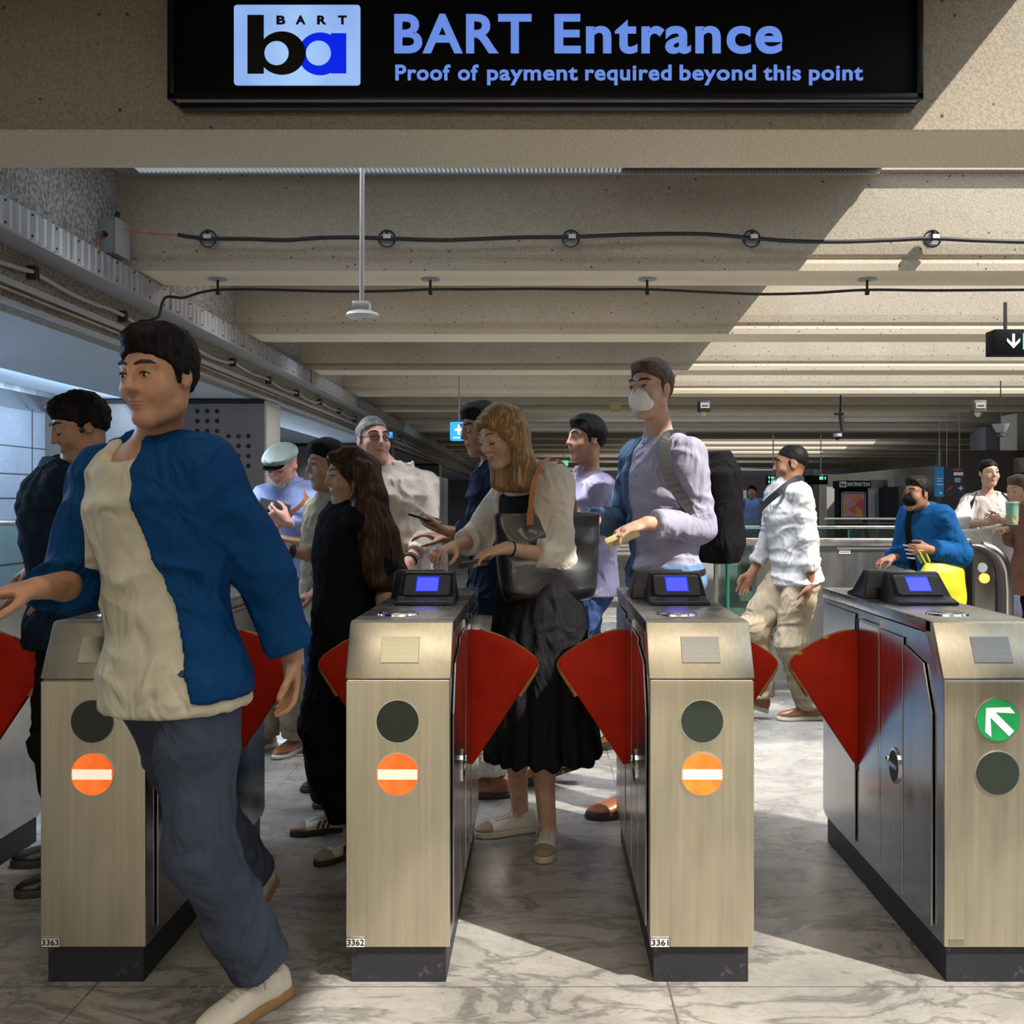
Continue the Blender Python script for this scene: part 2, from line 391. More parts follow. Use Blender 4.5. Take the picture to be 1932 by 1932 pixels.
for i in range(60):
    yy = 1.2 + i * .24
    for z in (2.567, 2.668): rv.cyl((-2.43, yy, z), (-2.424, yy, z), .006, 8)
rv.build('rivet', M['blackmt'], t)['kind'] = 'stuff'
t = thing('ledge_track', (-2.6, 4, 2.3), 'pair of pale metal tracks running along the foot of the left girder', 'track')
MB().box(-2.615, -2.575, .5, 40, 2.352, 2.385).build('upper_track', M['conduit'], t)
MB().box(-2.615, -2.585, .5, 40, 2.326, 2.338).build('lower_track', M['rail'], t)
MB().box(-2.645, -2.600, .5, 40, 2.274, 2.292).build('edge_bead', M['conduit'], t)
# wavy conduit with clamps
t = thing('conduit_pipe', (-2.57, 4, 2.45), 'grey conduit wandering along the brown face of the left girder', 'conduit')
pts = []; rnd = random.Random(4); yy = 1.8
cl = []
while yy < 30:
    for q in range(6):
        f = q / 6; pts.append((-2.57, yy + 1.1 * f, 2.455 - .028 * math.sin(math.pi * f) * (1 if rnd.random() < 2 else 0) + .012 * math.sin(yy * 1.7)))
    cl.append(yy); yy += 1.1
MB().tube(pts, .012, 8).build('pipe', M['conduit'], t, smooth=True)
for yy in cl[:16]:
    z = 2.455 + .012 * math.sin(yy * 1.7); m_ = MB().box(-2.60, -2.553, yy - .02, yy + .02, z - .035, z + .03); m_.build('pipe_clamp', M['blackmt'], t)

# pillars and back walls under the left soffit
for (yc, lab) in ((9.65, 'near dark pillar with drilled dots under the left soffit'), (17.0, 'second dark dotted pillar under the left soffit'), (26.0, 'third and farthest dotted pillar under the left soffit')):
    t = thing('wall_pillar', (-3.6, yc, 0), lab, 'pillar', 'pillars under the left soffit')
    MB().box(-4.76, -2.66, yc, yc + .52, 0, 2.27).build('pillar_face', M['pillar'], t)
    MB().box(-2.66, -2.64, yc + .005, yc + .52, 0, 2.27).build('pillar_edge', M['ltpillar'], t)
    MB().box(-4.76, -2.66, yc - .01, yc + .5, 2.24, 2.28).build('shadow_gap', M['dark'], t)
    for (gx, gz) in ((-3.30, 2.17), (-3.0, 1.93)):
        m_ = MB()
        for a in range(3):
            for b in range(4): m_.cyl((gx + a * .095, yc - .004, gz - b * .095), (gx + a * .095, yc + .01, gz - b * .095), .022, 14)
        m_.build('dot_cluster', M['dark'], t)
# ================================================================ CEILING FITTINGS
t = thing('ceiling_grille', (-.2, 5.95, 3.27), 'long metal mesh grille in the ceiling between the first two beams', 'grille')
MB().box(-2.43, 2.0, 5.28, 5.32, 3.245, 3.28).build('grille_frame', M['conduit'], t)
MB().box(-2.43, 2.0, 5.965, 5.99, 3.245, 3.28).build('grille_frame', M['conduit'], t)
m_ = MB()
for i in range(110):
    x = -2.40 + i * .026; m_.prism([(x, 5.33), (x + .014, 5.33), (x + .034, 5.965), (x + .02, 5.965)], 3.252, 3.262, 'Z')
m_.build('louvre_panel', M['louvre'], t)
m_ = MB()
for i in range(56): x = .48 + i * .026; m_.box(x, x + .004, 5.32, 5.965, 3.254, 3.258)
for i in range(24): y = 5.34 + i * .026; m_.box(.48, 1.98, y, y + .004, 3.258, 3.262)
m_.build('mesh_panel', M['greypl'], t)

def sagcable(name, pts, r, label, m=M['cable']):
    # Catmull-Rom through pts
    P = [Vector(p) for p in pts]; P = [P[0]] + P + [P[-1]]; out = []
    for i in range(1, len(P) - 2):
        for q in range(8):
            t_ = q / 8; a, b, c, d = P[i - 1:i + 3]
            out.append(.5 * ((2 * b) + (c - a) * t_ + (2 * a - 5 * b + 4 * c - d) * t_ ** 2 + (3 * b - a - 3 * c + d) * t_ ** 3))
    out.append(P[-2])
    o = MB().tube(out, r, 8).build(name, m, None, origin=pts[0], smooth=True); return o
Yc = 5.985
c1 = [W(x, y, Yc) for x, y in ((336, 443), (360, 447), (395, 450), (470, 451), (540, 453), (600, 449), (660, 448), (731, 450), (830, 453), (900, 451), (980, 448), (1077, 447), (1180, 443), (1280, 441), (1350, 443), (1417, 449), (1500, 455), (1590, 456), (1680, 453), (1757, 450), (1850, 454), (1990, 457), (2300, 455))]
prop(sagcable('power_cable', c1, .0125, ''), 'thick black cable strung along the face of the second ceiling beam', 'cable')
discs = []
for i, x in enumerate((395, 731, 1077, 1417, 1757)):
    p = W(x, 452, 6.03); t = thing('cable_clip', (p.x, 6.035, p.z), ('round cable clip by the junction box, at the left end of the thick cable', 'round cable clip holding the thick cable just right of the pendant pole', 'round cable clip on the thick cable, middle one of five', 'round cable clip on the thick cable left of the edge of the sunlit patch', 'round cable clip on the thick cable in the bright sunlit patch')[i], 'cable clip', 'round clips along the thick cable')
    MB().cyl((p.x, 6.045, p.z), (p.x, 6.015, p.z), .05, 28).build('back_disc', M['greybox'], t)
    MB().tube([(p.x + .05 * math.cos(a), 6.01, p.z + .05 * math.sin(a)) for a in [i_ * math.pi / 12 for i_ in range(25)]], .004, 6).build('disc_rim', M['blackmt'], t)
    MB().box(p.x - .004, p.x + .004, 5.972, 6.02, p.z - .01, p.z + .045).build('stem', M['blackmt'], t)
    MB().box(p.x - .015, p.x + .028, 5.964, 5.971, p.z - .008, p.z + .016).build('cable_tag', M['whitepaint'], t)
Y2 = 6.32
c2 = [W(x, y, Y2) for x, y in ((262, 606), (285, 604), (300, 596), (306, 572), (316, 560), (345, 562), (375, 553), (411, 547), (480, 546), (560, 548), (640, 550), (740, 549), (812, 546), (900, 546), (1000, 545), (1110, 546), (1221, 546), (1330, 551), (1430, 555), (1530, 553), (1636, 547), (1760, 548), (1932, 547), (2250, 546))]
prop(sagcable('hanging_cable', c2, .009, ''), 'thinner black cable hung on posts below the second beam', 'cable')
for i, x in enumerate((411, 812, 1221, 1636)):
    p = W(x, 525, Y2); t = thing('cable_hanger', (p.x, Y2, 2.70), ('round plate hanger above the left end of the thin cable, left of the pendant pole', 'round plate hanger of the thin cable just right of the pendant pole', 'round plate hanger of the thin cable near the shadow edge', 'round plate hanger of the thin cable in the sunlit part at right')[i], 'hanger', 'plate hangers of the thin cable')
    MB().cyl((p.x, Y2, 2.70), (p.x, Y2, 2.693), .058, 28).build('hanger_plate', M['greybox'], t)
    MB().cyl((p.x, Y2, 2.694), (p.x, Y2, 2.63), .008, 10).build('post', M['blackmt'], t)
    MB().box(p.x - .011, p.x + .011, Y2 - .013, Y2 + .013, 2.60, 2.636).build('cable_grip', M['blackmt'], t)
# junction box on the left girder
b = W(216, 447, 5.85)
t = thing('junction_box', (b.x, 5.9, b.z), 'grey electrical junction box on the left girder at the corner of the second beam', 'junction box')
MB().box(-2.56, -2.46, 5.80, 5.98, 2.735, 2.935).build('box_body', M['greybox'], t, bevel=.004)
MB().box(-2.46, -2.445, 5.79, 5.985, 2.73, 2.94).build('box_lid', M['conduit'], t, bevel=.003)
MB().cyl((-2.51, 5.80, 2.84), (-2.51, 5.77, 2.84), .014, 12).build('cable_gland', M['blackmt'], t)
MB().cyl((-2.50, 5.9, 2.935), (-2.49, 5.92, 3.0), .014, 12).build('cable_gland', M['blackmt'], t)
prop(sagcable('orange_wire', [(-2.445, 5.9, 2.90), (-2.38, 5.93, 2.89), (-2.28, 5.95, 2.885), W(336, 443, Yc)], .004, '', M['orangewire']), 'thin orange wire from the junction box to the thick cable', 'wire')
prop(sagcable('orange_lead', [(-2.51, 5.775, 2.84), (-2.535, 5.76, 2.83), (-2.545, 5.76, 2.78), (-2.55, 5.77, 2.70)], .004, '', M['orangewire']), 'short orange lead dropping from the near side of the junction box', 'wire')
# pendant detector
t = thing('pendant_detector', (-.89, 5.0, 3.2), 'white round pendant detector on a long thin pole from the ceiling', 'detector')
MB().cyl((-.89, 5, 3.3), (-.893, 5, 2.29), .0115, 12).build('pole', M['conduit'], t, smooth=True)
MB().box(-.935, -.852, 4.965, 5.035, 2.243, 2.292).build('mount_box', M['conduit'], t, bevel=.004)
MB().tube([(-.89, 5, 2.247), (-.89, 5, 2.238), (-.89, 5, 2.224), (-.89, 5, 2.214), (-.89, 5, 2.208)], [.05, .075, .082, .07, .045], 32).build('detector_dish', M['whitepaint'], t, smooth=True)
MB().cyl((-.885, 4.99, 2.212), (-.885, 4.99, 2.196), .02, 16).build('sensor', M['whitepaint'], t, smooth=True)

# ---- the big entrance sign
YS = 3.70
def SX(px): return (px - VX) * YS / FPX
def SZ(py): return CAMZ - (py - VY) * YS / FPX
t = thing('entrance_sign', (0, YS, 2.69), 'large black lit entrance sign with blue lettering hung under the first beam', 'sign')
MB().box(SX(320), SX(1738), YS, YS + .06, SZ(189), SZ(-30)).build('sign_case', M['signblack'], t, bevel=.004)
m_ = MB(); x0, x1, z0, z1 = SX(320), SX(1738), SZ(189), SZ(-30)
m_.box(x0 - .003, x0 + .022, YS - .018, YS, z0, z1); m_.box(x1 - .022, x1 + .003, YS - .018, YS, z0, z1); m_.box(x0 - .003, x1 + .003, YS - .018, YS, z0 - .003, z0 + .022)
m_.build('sign_frame', M['blackpl'], t, bevel=.003)
m_ = MB(); m_.box(SX(337), SX(1726), YS + .0, YS + .05, SZ(204), SZ(190)); m_.build('lower_ledge', M['blackpl'], t, bevel=.003)
MB().box(SX(335), SX(1728), YS - .012, YS + .0, SZ(193.5), SZ(189)).build('ledge_lip', M['greybox'], t)
for x in (-.9, .95): MB().box(x, x + .06, YS + .05, YS + .14, 2.95, 3.05).build('hanger_bracket', M['blackmt'], t)
lp = MB().prism(rrect(SX(442), SX(680), SZ(161.5), SZ(10), .012), YS - .004, YS + .002, 'Y').build('logo_panel', M['logo'], t)
def annulus_shape(name, m, cx, cy, rx, ry, hx, hy, hr, stem, y, clip=None):
    import bmesh
    mb = MB(); n = 64
    out = [(SX(cx + rx * math.cos(2 * math.pi * i / n)), SZ(cy + ry * math.sin(2 * math.pi * i / n))) for i in range(n)]
    if clip: out = [(max(x, SX(clip)), z) for x, z in out]
    inn = [(SX(hx + hr * math.cos(2 * math.pi * i / n)), SZ(hy + hr * math.sin(2 * math.pi * i / n))) for i in range(n)]
    vs_ = [(x, y, z) for x, z in out] + [(x, y, z) for x, z in inn]
    mb.add(vs_, [(i, (i + 1) % n, (i + 1) % n + n, i + n) for i in range(n)])
    return mb
m_ = annulus_shape('a', None, 605, 103, 42, 40.5, 601.5, 101.5, 23.5, None, YS - .006)
m_.add([(SX(625), YS - .0062, SZ(140)), (SX(654), YS - .0062, SZ(140)), (SX(654), YS - .0062, SZ(64)), (SX(625), YS - .0062, SZ(64))], [(0, 1, 2, 3)])
m_.build('logo_letter', M['logoblue'], lp)
# keep the a's bowl from crossing its stem: the black b lies over its left side
m_ = annulus_shape('b', None, 533, 102, 44.5, 41, 522.8, 102, 22.8, None, YS - .008)
m_.add([(SX(468), YS - .0082, SZ(141)), (SX(499), YS - .0082, SZ(141)), (SX(499), YS - .0082, SZ(30)), (SX(468), YS - .0082, SZ(30))], [(0, 1, 2, 3)])
m_.build('logo_letter', M['black'], lp)
for ch, a, b in (('B', 522.5, 539.5), ('A', 558.5, 577.5), ('R', 599, 617), ('T', 638.5, 655)):
    text('logo_small_letter', ch, SX(a), SX(b), SZ(48), SZ(31) - SZ(48), YS - .0065, M['black'], lp, bold=.045, depth=.001)
for wd, a, b in (('BART', 744, 1003), ('Entrance', 1046, 1476)): text('title_word', wd, SX(a), SX(b), SZ(101), SZ(27) - SZ(101), YS - .001, M['signtext'], t, bold=.026, spacing=1.10)
for wd, a, b in (('Proof', 746, 850), ('of', 864, 903), ('payment', 919, 1090), ('required', 1104, 1267), ('beyond', 1282, 1426), ('this', 1440, 1511), ('point', 1526, 1628)): text('subtitle_word', wd, SX(a), SX(b), SZ(152), SZ(122.5) - SZ(152), YS - .001, M['signtext'], t, bold=.026, spacing=1.08)

# ---- direction sign at the right edge
Y = 7.5
a = W(1877, 668, Y); c = W(1990, 621, Y)
t = thing('direction_sign', (3.6, Y, a.z), 'small dark sign with a white down arrow at the right edge under the beams', 'sign')
MB().box(a.x, c.x, Y, Y + .16, a.z, c.z).build('sign_case', M['signblack'], t, bevel=.004)
for x in (a.x + .1, c.x - .1): MB().box(x, x + .02, Y + .06, Y + .08, c.z, 2.8).build('hanger_rod', M['blackmt'], t)
ac = W(1912, 644, Y); s_ = Y / FPX
m_ = MB(); yy = Y - .005
m_.prism([(ac.x - 2.2 * s_, ac.z + 14 * s_), (ac.x + 2.2 * s_, ac.z + 14 * s_), (ac.x + 2.2 * s_, ac.z - 6 * s_), (ac.x - 2.2 * s_, ac.z - 6 * s_)], yy, Y, 'Y')
for sg in (-1, 1):
    m_.prism([(ac.x, ac.z - 13 * s_), (ac.x + sg * 12 * s_, ac.z - 0 * s_), (ac.x + sg * 12 * s_, ac.z + 5.5 * s_), (ac.x, ac.z - 6.5 * s_)], yy - .001, Y, 'Y')
m_.build('arrow', M['white_e'], t)
e = W(1930, 644, Y); MB().box(e.x, e.x + .35, Y - .004, Y, e.z - .06, e.z + .06).build('green_panel', M['green_e'], t)

# ---- small cyan sign, cameras, detectors, speaker
Y = 11.6
a = W(849, 831, Y); c = W(882, 796, Y)
t = thing('transfer_sign', ((a.x + c.x) / 2, Y, a.z), 'small glowing cyan sign with a white cross hanging by the woman with the tote', 'sign')
MB().prism(rrect(a.x, c.x, a.z, c.z, .02), Y, Y + .1, 'Y').build('lit_panel', M['cyan'], t)
cx = (a.x + c.x) / 2; s_ = Y / FPX; cz = W(866, 811, Y).z
m_ = MB(); m_.prism([(cx - 2 * s_, cz - 9 * s_), (cx + 2 * s_, cz - 9 * s_), (cx + 1.6 * s_, cz + 9 * s_), (cx, cz + 11 * s_), (cx - 1.6 * s_, cz + 9 * s_)], Y - .006, Y, 'Y')
m_.prism([(cx - 8 * s_, cz - 1.5 * s_), (cx + 8 * s_, cz - 1.5 * s_), (cx + 8 * s_, cz + .8 * s_), (cx, cz + 4 * s_), (cx - 8 * s_, cz + .8 * s_)], Y - .007, Y, 'Y')
m_.build('cross_symbol', M['white_e'], t)
m_ = MB()
for i in range(6): m_.box(cx + (-10 + 3.5 * i) * s_, cx + (-7.7 + 3.5 * i) * s_, Y - .006, Y, cz - 16 * s_, cz - 13.5 * s_)
m_.build('lettering', M['white_e'], t)
MB().cyl((cx, Y + .05, c.z), (cx, Y + .05, 3.28), .008, 8).build('hanger_rod', M['conduit'], t)

def ceil_box(px, py, Y, w_, h_, label, lampm, bodym):
    p = W(px, py, Y); t = thing('beam_detector', (p.x, Y, p.z), label, 'detector', 'box detectors on the beams')
    MB().box(p.x - w_, p.x + w_, Y - .08, Y + .06, p.z - h_, p.z + h_).build('case', bodym, t, bevel=.01)
    MB().box(p.x - w_ * .75, p.x + w_ * .75, Y - .088, Y - .08, p.z - h_ * .4, p.z + h_ * .6).build('front_plate', M['conduit'], t)
    MB().box(p.x - w_ * .5, p.x + w_ * .5, Y - .092, Y - .088, p.z - .004, p.z + .01).build('slot', M['blackmt'], t)
    MB().tube([(p.x, Y, p.z - h_), (p.x, Y, p.z - h_ - .03), (p.x, Y, p.z - h_ - .06)], [w_ * .6, w_ * .5, w_ * .2], 14).build('lens', lampm, t, smooth=True)
ceil_box(1328, 767, 12.9, .075, .07, 'boxy beam detector with a yellow lens right of the masked man', mat('yellow_lens', (.65, .55, .25), .4), M['blackmt'])
ceil_box(1845, 767, 12.9, .08, .075, 'boxy brown beam detector with a white lens near the right edge', M['whitepaint'], mat('brown_case', (.13, .10, .08), .6))
p = W(1161, 767, 12.98); prop(MB().box(p.x - .065, p.x + .065, 12.96, 12.999, p.z - .06, p.z + .06).build('wall_plate', mat('brown_plate', (.22, .16, .07), .7), None, origin=(p.x, 12.98, p.z)), 'small square brown plate on a beam left of the masked man', 'plate')
Y = 13.2
t = thing('security_camera', W(1583, 780, Y), 'dome camera on a black drop bracket from the beam', 'camera')
q = [W(1586, 745, Y), W(1586, 758, Y), W(1585, 782, Y), W(1587, 786, Y), W(1590, 815, Y), W(1582, 822, Y)]
MB().tube(q, [.010, .012, .016, .035, .025, .025], 10).build('bracket', M['blackmt'], t)
MB().tube([W(1574, 781, Y), W(1592, 781, Y)], .014, 8).build('crossbar', M['blackmt'], t)
c = W(1580, 822, Y); MB().tube([c + Vector((0, 0, .03)), c + Vector((0, 0, -.01)), c + Vector((0, 0, -.02))], [.055, .058, .04], 18).build('dome_housing', M['greybox'], t, smooth=True)
MB().ell(c + Vector((0, 0, -.02)), .035, .035, .04).build('dome', M['blackpl'], t, smooth=True)
Y = 12.6; c = W(1888, 812, Y)
t = thing('ceiling_speaker', c, 'grey cone speaker hung under the beams at the right', 'speaker')
MB().tube([c + Vector((0, 0, .08)), c + Vector((0, 0, .0)), c + Vector((0, 0, -.03))], [.105, .07, .05], 20).build('housing', M['greybox'], t, smooth=True)
MB().cyl(c + Vector((0, 0, .08)), c + Vector((0, 0, .62)), .008, 8).build('hanger_rod', M['blackmt'], t)
MB().tube([c + Vector((0, 0, -.05)), c + Vector((0, 0, -.08))], [.07, .075], 20).build('rim', M['blackmt'], t, smooth=True)

# ================================================================ FARE GATES
PITCH = ()
GY0, GY1 = 2.714, 3.88
def profile_flap(side):
    # points (u,z), u = distance out from the gate side
    arc = [(0.0, .862), (.04, .860), (.08, .851), (.12, .836), (.16, .815), (.195, .792), (.218, .775), (.231, .760), (.235, .748), (.232, .735), (.225, .722)]
    return arc
def gate(x0, x1, label, number, lights, first_plate, tags=True):
    """x0..x1 = front width; front at GY0 facing -Y"""
    xc = (x0 + x1) / 2
    t = thing('fare_gate', (xc, GY0, 0), label, 'fare gate', 'row of fare gates')
    MB().prism([(GY0 + .002, .10), (GY0 + .002, .815), (2.775, .93), (GY1, .93), (GY1 + .012, .12), (GY1 - .02, .10)], x0 + .003, x1 - .003).build('cabinet', M['steel2'], t)
    MB().box(x0, x1, GY0 - .004, GY0 + .006, .102, .817).build('front_panel', M['steel'], t, bevel=.002)
    hd = [(GY0 - .004, .824), (GY0 + .0, .832), (2.785, .966), (2.792, .97), (GY1 + .004, .97), (GY1 + .004, .936), (2.83, .936), (2.752, .824)]
    # overhanging hood: a slanted nose and the flat top
    w_ = .008
    h = MB().prism([(GY0 - .004, .824), (2.785, .968), (2.80, .9705), (2.84, .9705), (2.84, .93), (2.755, .824)], x0 - w_ * .3, x1 + w_ * .3).build('hood_nose', M['steel'], t, bevel=.004)
    MB().box(x0 - w_ * .3, x1 + w_ * .3, 2.80, GY1 + .004, .934, .97).build('hood_top', M['steeltop'], t, bevel=.004)
    MB().box(x0 + .012, x1 - .012, GY0 + .014, GY1 - .02, 0, .105).build('plinth', M['plinth'], t)
    # side panels
    for sgn, xs in ((-1, x0), (1, x1)):
        for (a, b, z0, z1, nm) in ((2.85, 3.005, .125, .875, 'side_door'), (3.013, 3.205, .125, .895, 'side_door'), (3.225, 3.425, .125, .905, 'flap_housing'), (3.475, 3.86, .125, .915, 'side_panel')):
            xa, xb = sorted((xs, xs + sgn * .005))
            pr = [(a, z0), (b, z0), (b, z1), (a, z1)] if nm != 'side_door' or a > 2.9 else [(a - .06, z0), (b, z0), (b, z1), (a, z1 - .03), (a - .06, z1 - .16)]
            d = MB().prism(pr, xa, xb).build(nm, M['steel2'], t, bevel=.0015)
            if nm == 'side_door' and a > 3.0:
                lx = xs + sgn * .006
                MB().prism([(3.075 + .045 * math.cos(q), .495 + .055 * math.sin(q)) for q in [i * math.pi / 12 for i in range(24)]], lx - .004, lx + .004).build('lock', M['chrome'], d, smooth=False)
                MB().prism([(3.075 + .036 * math.cos(q), .495 + .046 * math.sin(q)) for q in [i * math.pi / 12 for i in range(24)]], lx - .0055, lx + .0055).build('lock_recess', M['blackmt'], d)
                MB().box(lx - .0065, lx + .0065, 3.045, 3.105, .488, .502).build('lock_handle', M['chrome'], d)
                MB().ell((lx + sgn * .004, 3.125, .505), .009, .010, .012).build('lock_knob', M['chrome'], d, smooth=True)
        MB().box(xs - .0035, xs + .0035, 3.212, 3.220, .12, .925).build('bright_seam', M['chrome'], t)
        MB().box(xs - .003, xs + .003, 3.44, 3.462, .38, .90).build('flap_slot', M['blackmt'], t)
        xi, xo = (xs, xs + sgn * .006); xi, xo = sorted((xi, xo))
        MB().box(xi, xo, 3.23, 3.42, .875, .895).build('housing_lip', M['chrome'], t)
        # red flap
        arc = profile_flap(sgn); poly = [(0, .405)] + arc + [(.012, .402)]
        fl = MB().prism([(xs + sgn * u, z) for u, z in poly], 3.437, 3.465, 'Y').build('flap', M['red'], t, bevel=.005, seg=2)
        em = MB(); q = [Vector((xs + sgn * (u - .007), 3.451, z - .007)) for u, z in arc[1:]] + [Vector((xs + sgn * .17, 3.451, .638))]
        em.tube(q, .0125, 8).build('flap_edge', M['ochre'], fl, smooth=True)
        if number == 0 and sgn < 0:
            for (u, z) in ((.115, .838), (.205, .783)):
                MB().ell((xs + sgn * u, 3.437, z), .012, .0035, .006).build('torn_foam', M['yfoam'], fl, smooth=True)
    # brushed plate on the nose
    s0 = Vector((0, GY0 - .004, .824)); s1 = Vector((0, 2.785, .968)); dr = (s1 - s0); nr = Vector((0, -dr.z, dr.y)).normalized()
    pc = xc + .001
    def SP(x, f, o): p = s0 + dr * f + nr * o; return (x, p.y, p.z)
    m_ = MB(); vs_ = [SP(pc - .052, .27, 0), SP(pc + .052, .27, 0), SP(pc + .052, .73, 0), SP(pc - .052, .73, 0)] + [SP(pc - .052, .27, .004), SP(pc + .052, .27, .004), SP(pc + .052, .73, .004), SP(pc - .052, .73, .004)]
    m_.add(vs_, [(0, 1, 2, 3), (4, 5, 6, 7), (0, 1, 5, 4), (1, 2, 6, 5), (2, 3, 7, 6), (3, 0, 4, 7)]).build('blank_plate', M[first_plate], t, bevel=.0008)
    # card target
    tx = xc - .035 if number != 3364 else xc
    tc = MB(); tc.tube([(tx, 2.957, .970), (tx, 2.957, .975), (tx, 2.957, .977)], [.060, .058, .050], 40).build('card_target', M['chrome'], t, smooth=True)
    MB().cyl((tx, 2.957, .9765), (tx, 2.957, .9785), .046, 36).build('target_pad', M['steeltop'], t)
    tc = MB(); tc.tube([(tx + .03, 3.76, .970), (tx + .03, 3.76, .975), (tx + .03, 3.76, .977)], [.060, .058, .050], 32).build('card_target', M['chrome'], t, smooth=True)
    # readers
    def reader(xm, yf, dirn, nm, lit):
        # wedge: sloping display face towards -Y (dirn=1) or +Y (dirn=-1)
        w2 = .098; Yp = lambda v: yf + dirn * v
        pr = [(Yp(0), .970), (Yp(0), .979), (Yp(.018), .984), (Yp(.055), .992), (Yp(.135), 1.064), (Yp(.147), 1.068), (Yp(.185), 1.066), (Yp(.195), .970)]
        m = MB()
        # slight taper towards the top
        vs_ = []
        for s2 in (-1, 1):
            for (yy, z) in pr:
                f = (z - .97) / .1; vs_.append((xm + s2 * (w2 - .016 * f), yy, z))
        n = len(pr); fs = [tuple(range(n)), tuple(range(n, 2 * n))] + [(i, (i + 1) % n, (i + 1) % n + n, i + n) for i in range(n)]
        r = m.add(vs_, fs).build(nm, M['blackpl'], t, bevel=.007, seg=3)
        a = Vector((0, Yp(.055), .992)); b = Vector((0, Yp(.135), 1.064)); d_ = b - a; nn = Vector((0, -dirn * d_.z, abs(d_.y))).normalized()
        def face(nm2, u, f0, f1, o0, o1, m2, par, rad=.006):
            poly = rrect(-u, u, f0 * d_.length, f1 * d_.length, rad); dl = d_.normalized(); mm = MB(); vv = []
            for o in (o0, o1):
                for (pu, pf) in poly: p = a + dl * pf + nn * o; vv.append((xm + pu, p.y, p.z))
            k_ = len(poly); return mm.add(vv, [tuple(range(k_)), tuple(range(k_, 2 * k_))] + [(i, (i + 1) % k_, (i + 1) % k_ + k_, i + k_) for i in range(k_)]).build(nm2, m2, par)
        bz = face('bezel', .074, .06, .90, -.001, .0025, M['greypl'], r, .010)
        face('screen_surround', .037, .20, .82, .0025, .0032, M['screenedge'] if lit else M['blackpl'], bz, .002)
        face('screen', .034, .22, .76, .0032, .0038, M['screen'] if lit else M['blackpl'], bz, .002)
    reader(xc + .012, 3.215, 1, 'card_reader', True)
    reader(xc - .030, 3.625, -1, 'rear_card_reader', False)
    # front lamps
    for z, kind in lights:
        c = (xc, z)
        MB().prism(circ(xc, z, .0585, 48), GY0 - .0075, GY0, 'Y').build('lamp_rim', M['chrome'], t)
        lm = M[{'off': 'offlens', 'stop': 'orange', 'go': 'green'}[kind]]
        ln = MB().prism(circ(xc, z, .0565, 48), GY0 - .0095, GY0 - .004, 'Y').build('lamp_lens', lm, t)
        if kind == 'stop': MB().box(xc - .053, xc + .053, GY0 - .0105, GY0 - .009, z - .0135, z + .0135).build('white_bar', M['whitebar'], ln)
        if kind == 'go':
            ca = math.radians(135); dx, dz = math.cos(ca), math.sin(ca); px_, pz_ = -dz, dx
            def A(l, s): return (xc + dx * l + px_ * s, z + dz * l + pz_ * s)
            m2 = MB(); m2.prism([A(.028, -.0095), A(.028, .0095), A(-.051, .0095), A(-.051, -.0095)], GY0 - .0105, GY0 - .009, 'Y')
            tip = A(.046, 0)
            m2.prism([tip, A(.002, .047), A(-.019, .045), A(.002, .026), A(.022, .008), A(.022, 0)], GY0 - .0107, GY0 - .009, 'Y')
            m2.prism([tip, A(.022, 0), A(.022, -.008), A(.002, -.026), A(-.019, -.045), A(.002, -.047)], GY0 - .0107, GY0 - .009, 'Y')
            m2.build('arrow', M['arrow'], ln)
    if tags:
        if number: 
            np_ = MB().prism(rrect(x0 + .001, x0 + .054, .102, .129, .004), GY0 - .0065, GY0 - .003, 'Y').build('number_plate', M['paper'], t)
            m2 = MB()
            for (a, b, c, d) in ((x0 + .001, x0 + .054, .102, .1035), (x0 + .001, x0 + .054, .1275, .129), (x0 + .001, x0 + .0025, .102, .129), (x0 + .0525, x0 + .054, .102, .129)): m2.box(a, b, GY0 - .0075, GY0 - .006, c, d)
            m2.build('plate_border', M['black'], np_)
            text('number', str(number), x0 + .0045, x0 + .050, .1075, .016, GY0 - .0065, M['black'], np_, bold=.015, depth=.001)
        else:
            MB().prism(rrect(x0 + .012, x0 + .052, .105, .125, .003), GY0 - .0055, GY0 - .003, 'Y').build('worn_number_plate', M['plate'], t)
    return t
def fx(px): return (px - VX) * GY0 / FPX
gate(-2.215, -1.925, 'fare gate at the far left edge with a hand tapping its top', 3364, ((.710, 'off'), (.568, 'stop')), 'plate', tags=False)
gate(fx(78), fx(275), 'fare gate 3363 with a lit orange stop lamp, behind the striding man', 3363, ((.710, 'off'), (.568, 'stop')), 'plate')
gate(fx(653), fx(849), 'fare gate 3362 with a lit orange stop lamp left of the woman in black', 3362, ((.710, 'off'), (.568, 'stop')), 'plate')
gate(fx(1226), fx(1422), 'fare gate 3361 with a lit orange stop lamp right of the woman in black', 3361, ((.710, 'off'), (.568, 'stop')), 'plate2')
gate(fx(1781), fx(1979), 'fare gate at the right edge with a green arrow lamp', 0, ((.714, 'go'), (.571, 'off')), 'plate2')

# ================================================================ LEFT MIDGROUND
# glass barrier beyond the far-left gate
t = thing('glass_barrier', (-4.0, 6.2, 0), 'glass barrier with a pale handrail behind the far-left gate', 'barrier')
Y = 6.2
MB().box(-4.7, -2.75, Y, Y + .012, .05, 1.16).build('glass_pane', M['glass'], t)
MB().box(-4.75, -2.70, Y - .02, Y + .03, 1.155, 1.185).build('handrail', M['rail'], t, bevel=.006)
MB().box(-4.75, -2.70, Y - .02, Y + .03, .0, .06).build('base_channel', M['steel2'], t)
for x in (-3.15, -4.0): MB().box(x - .004, x + .004, Y - .004, Y + .016, .05, 1.16).build('pane_joint', M['glassedge'], t)
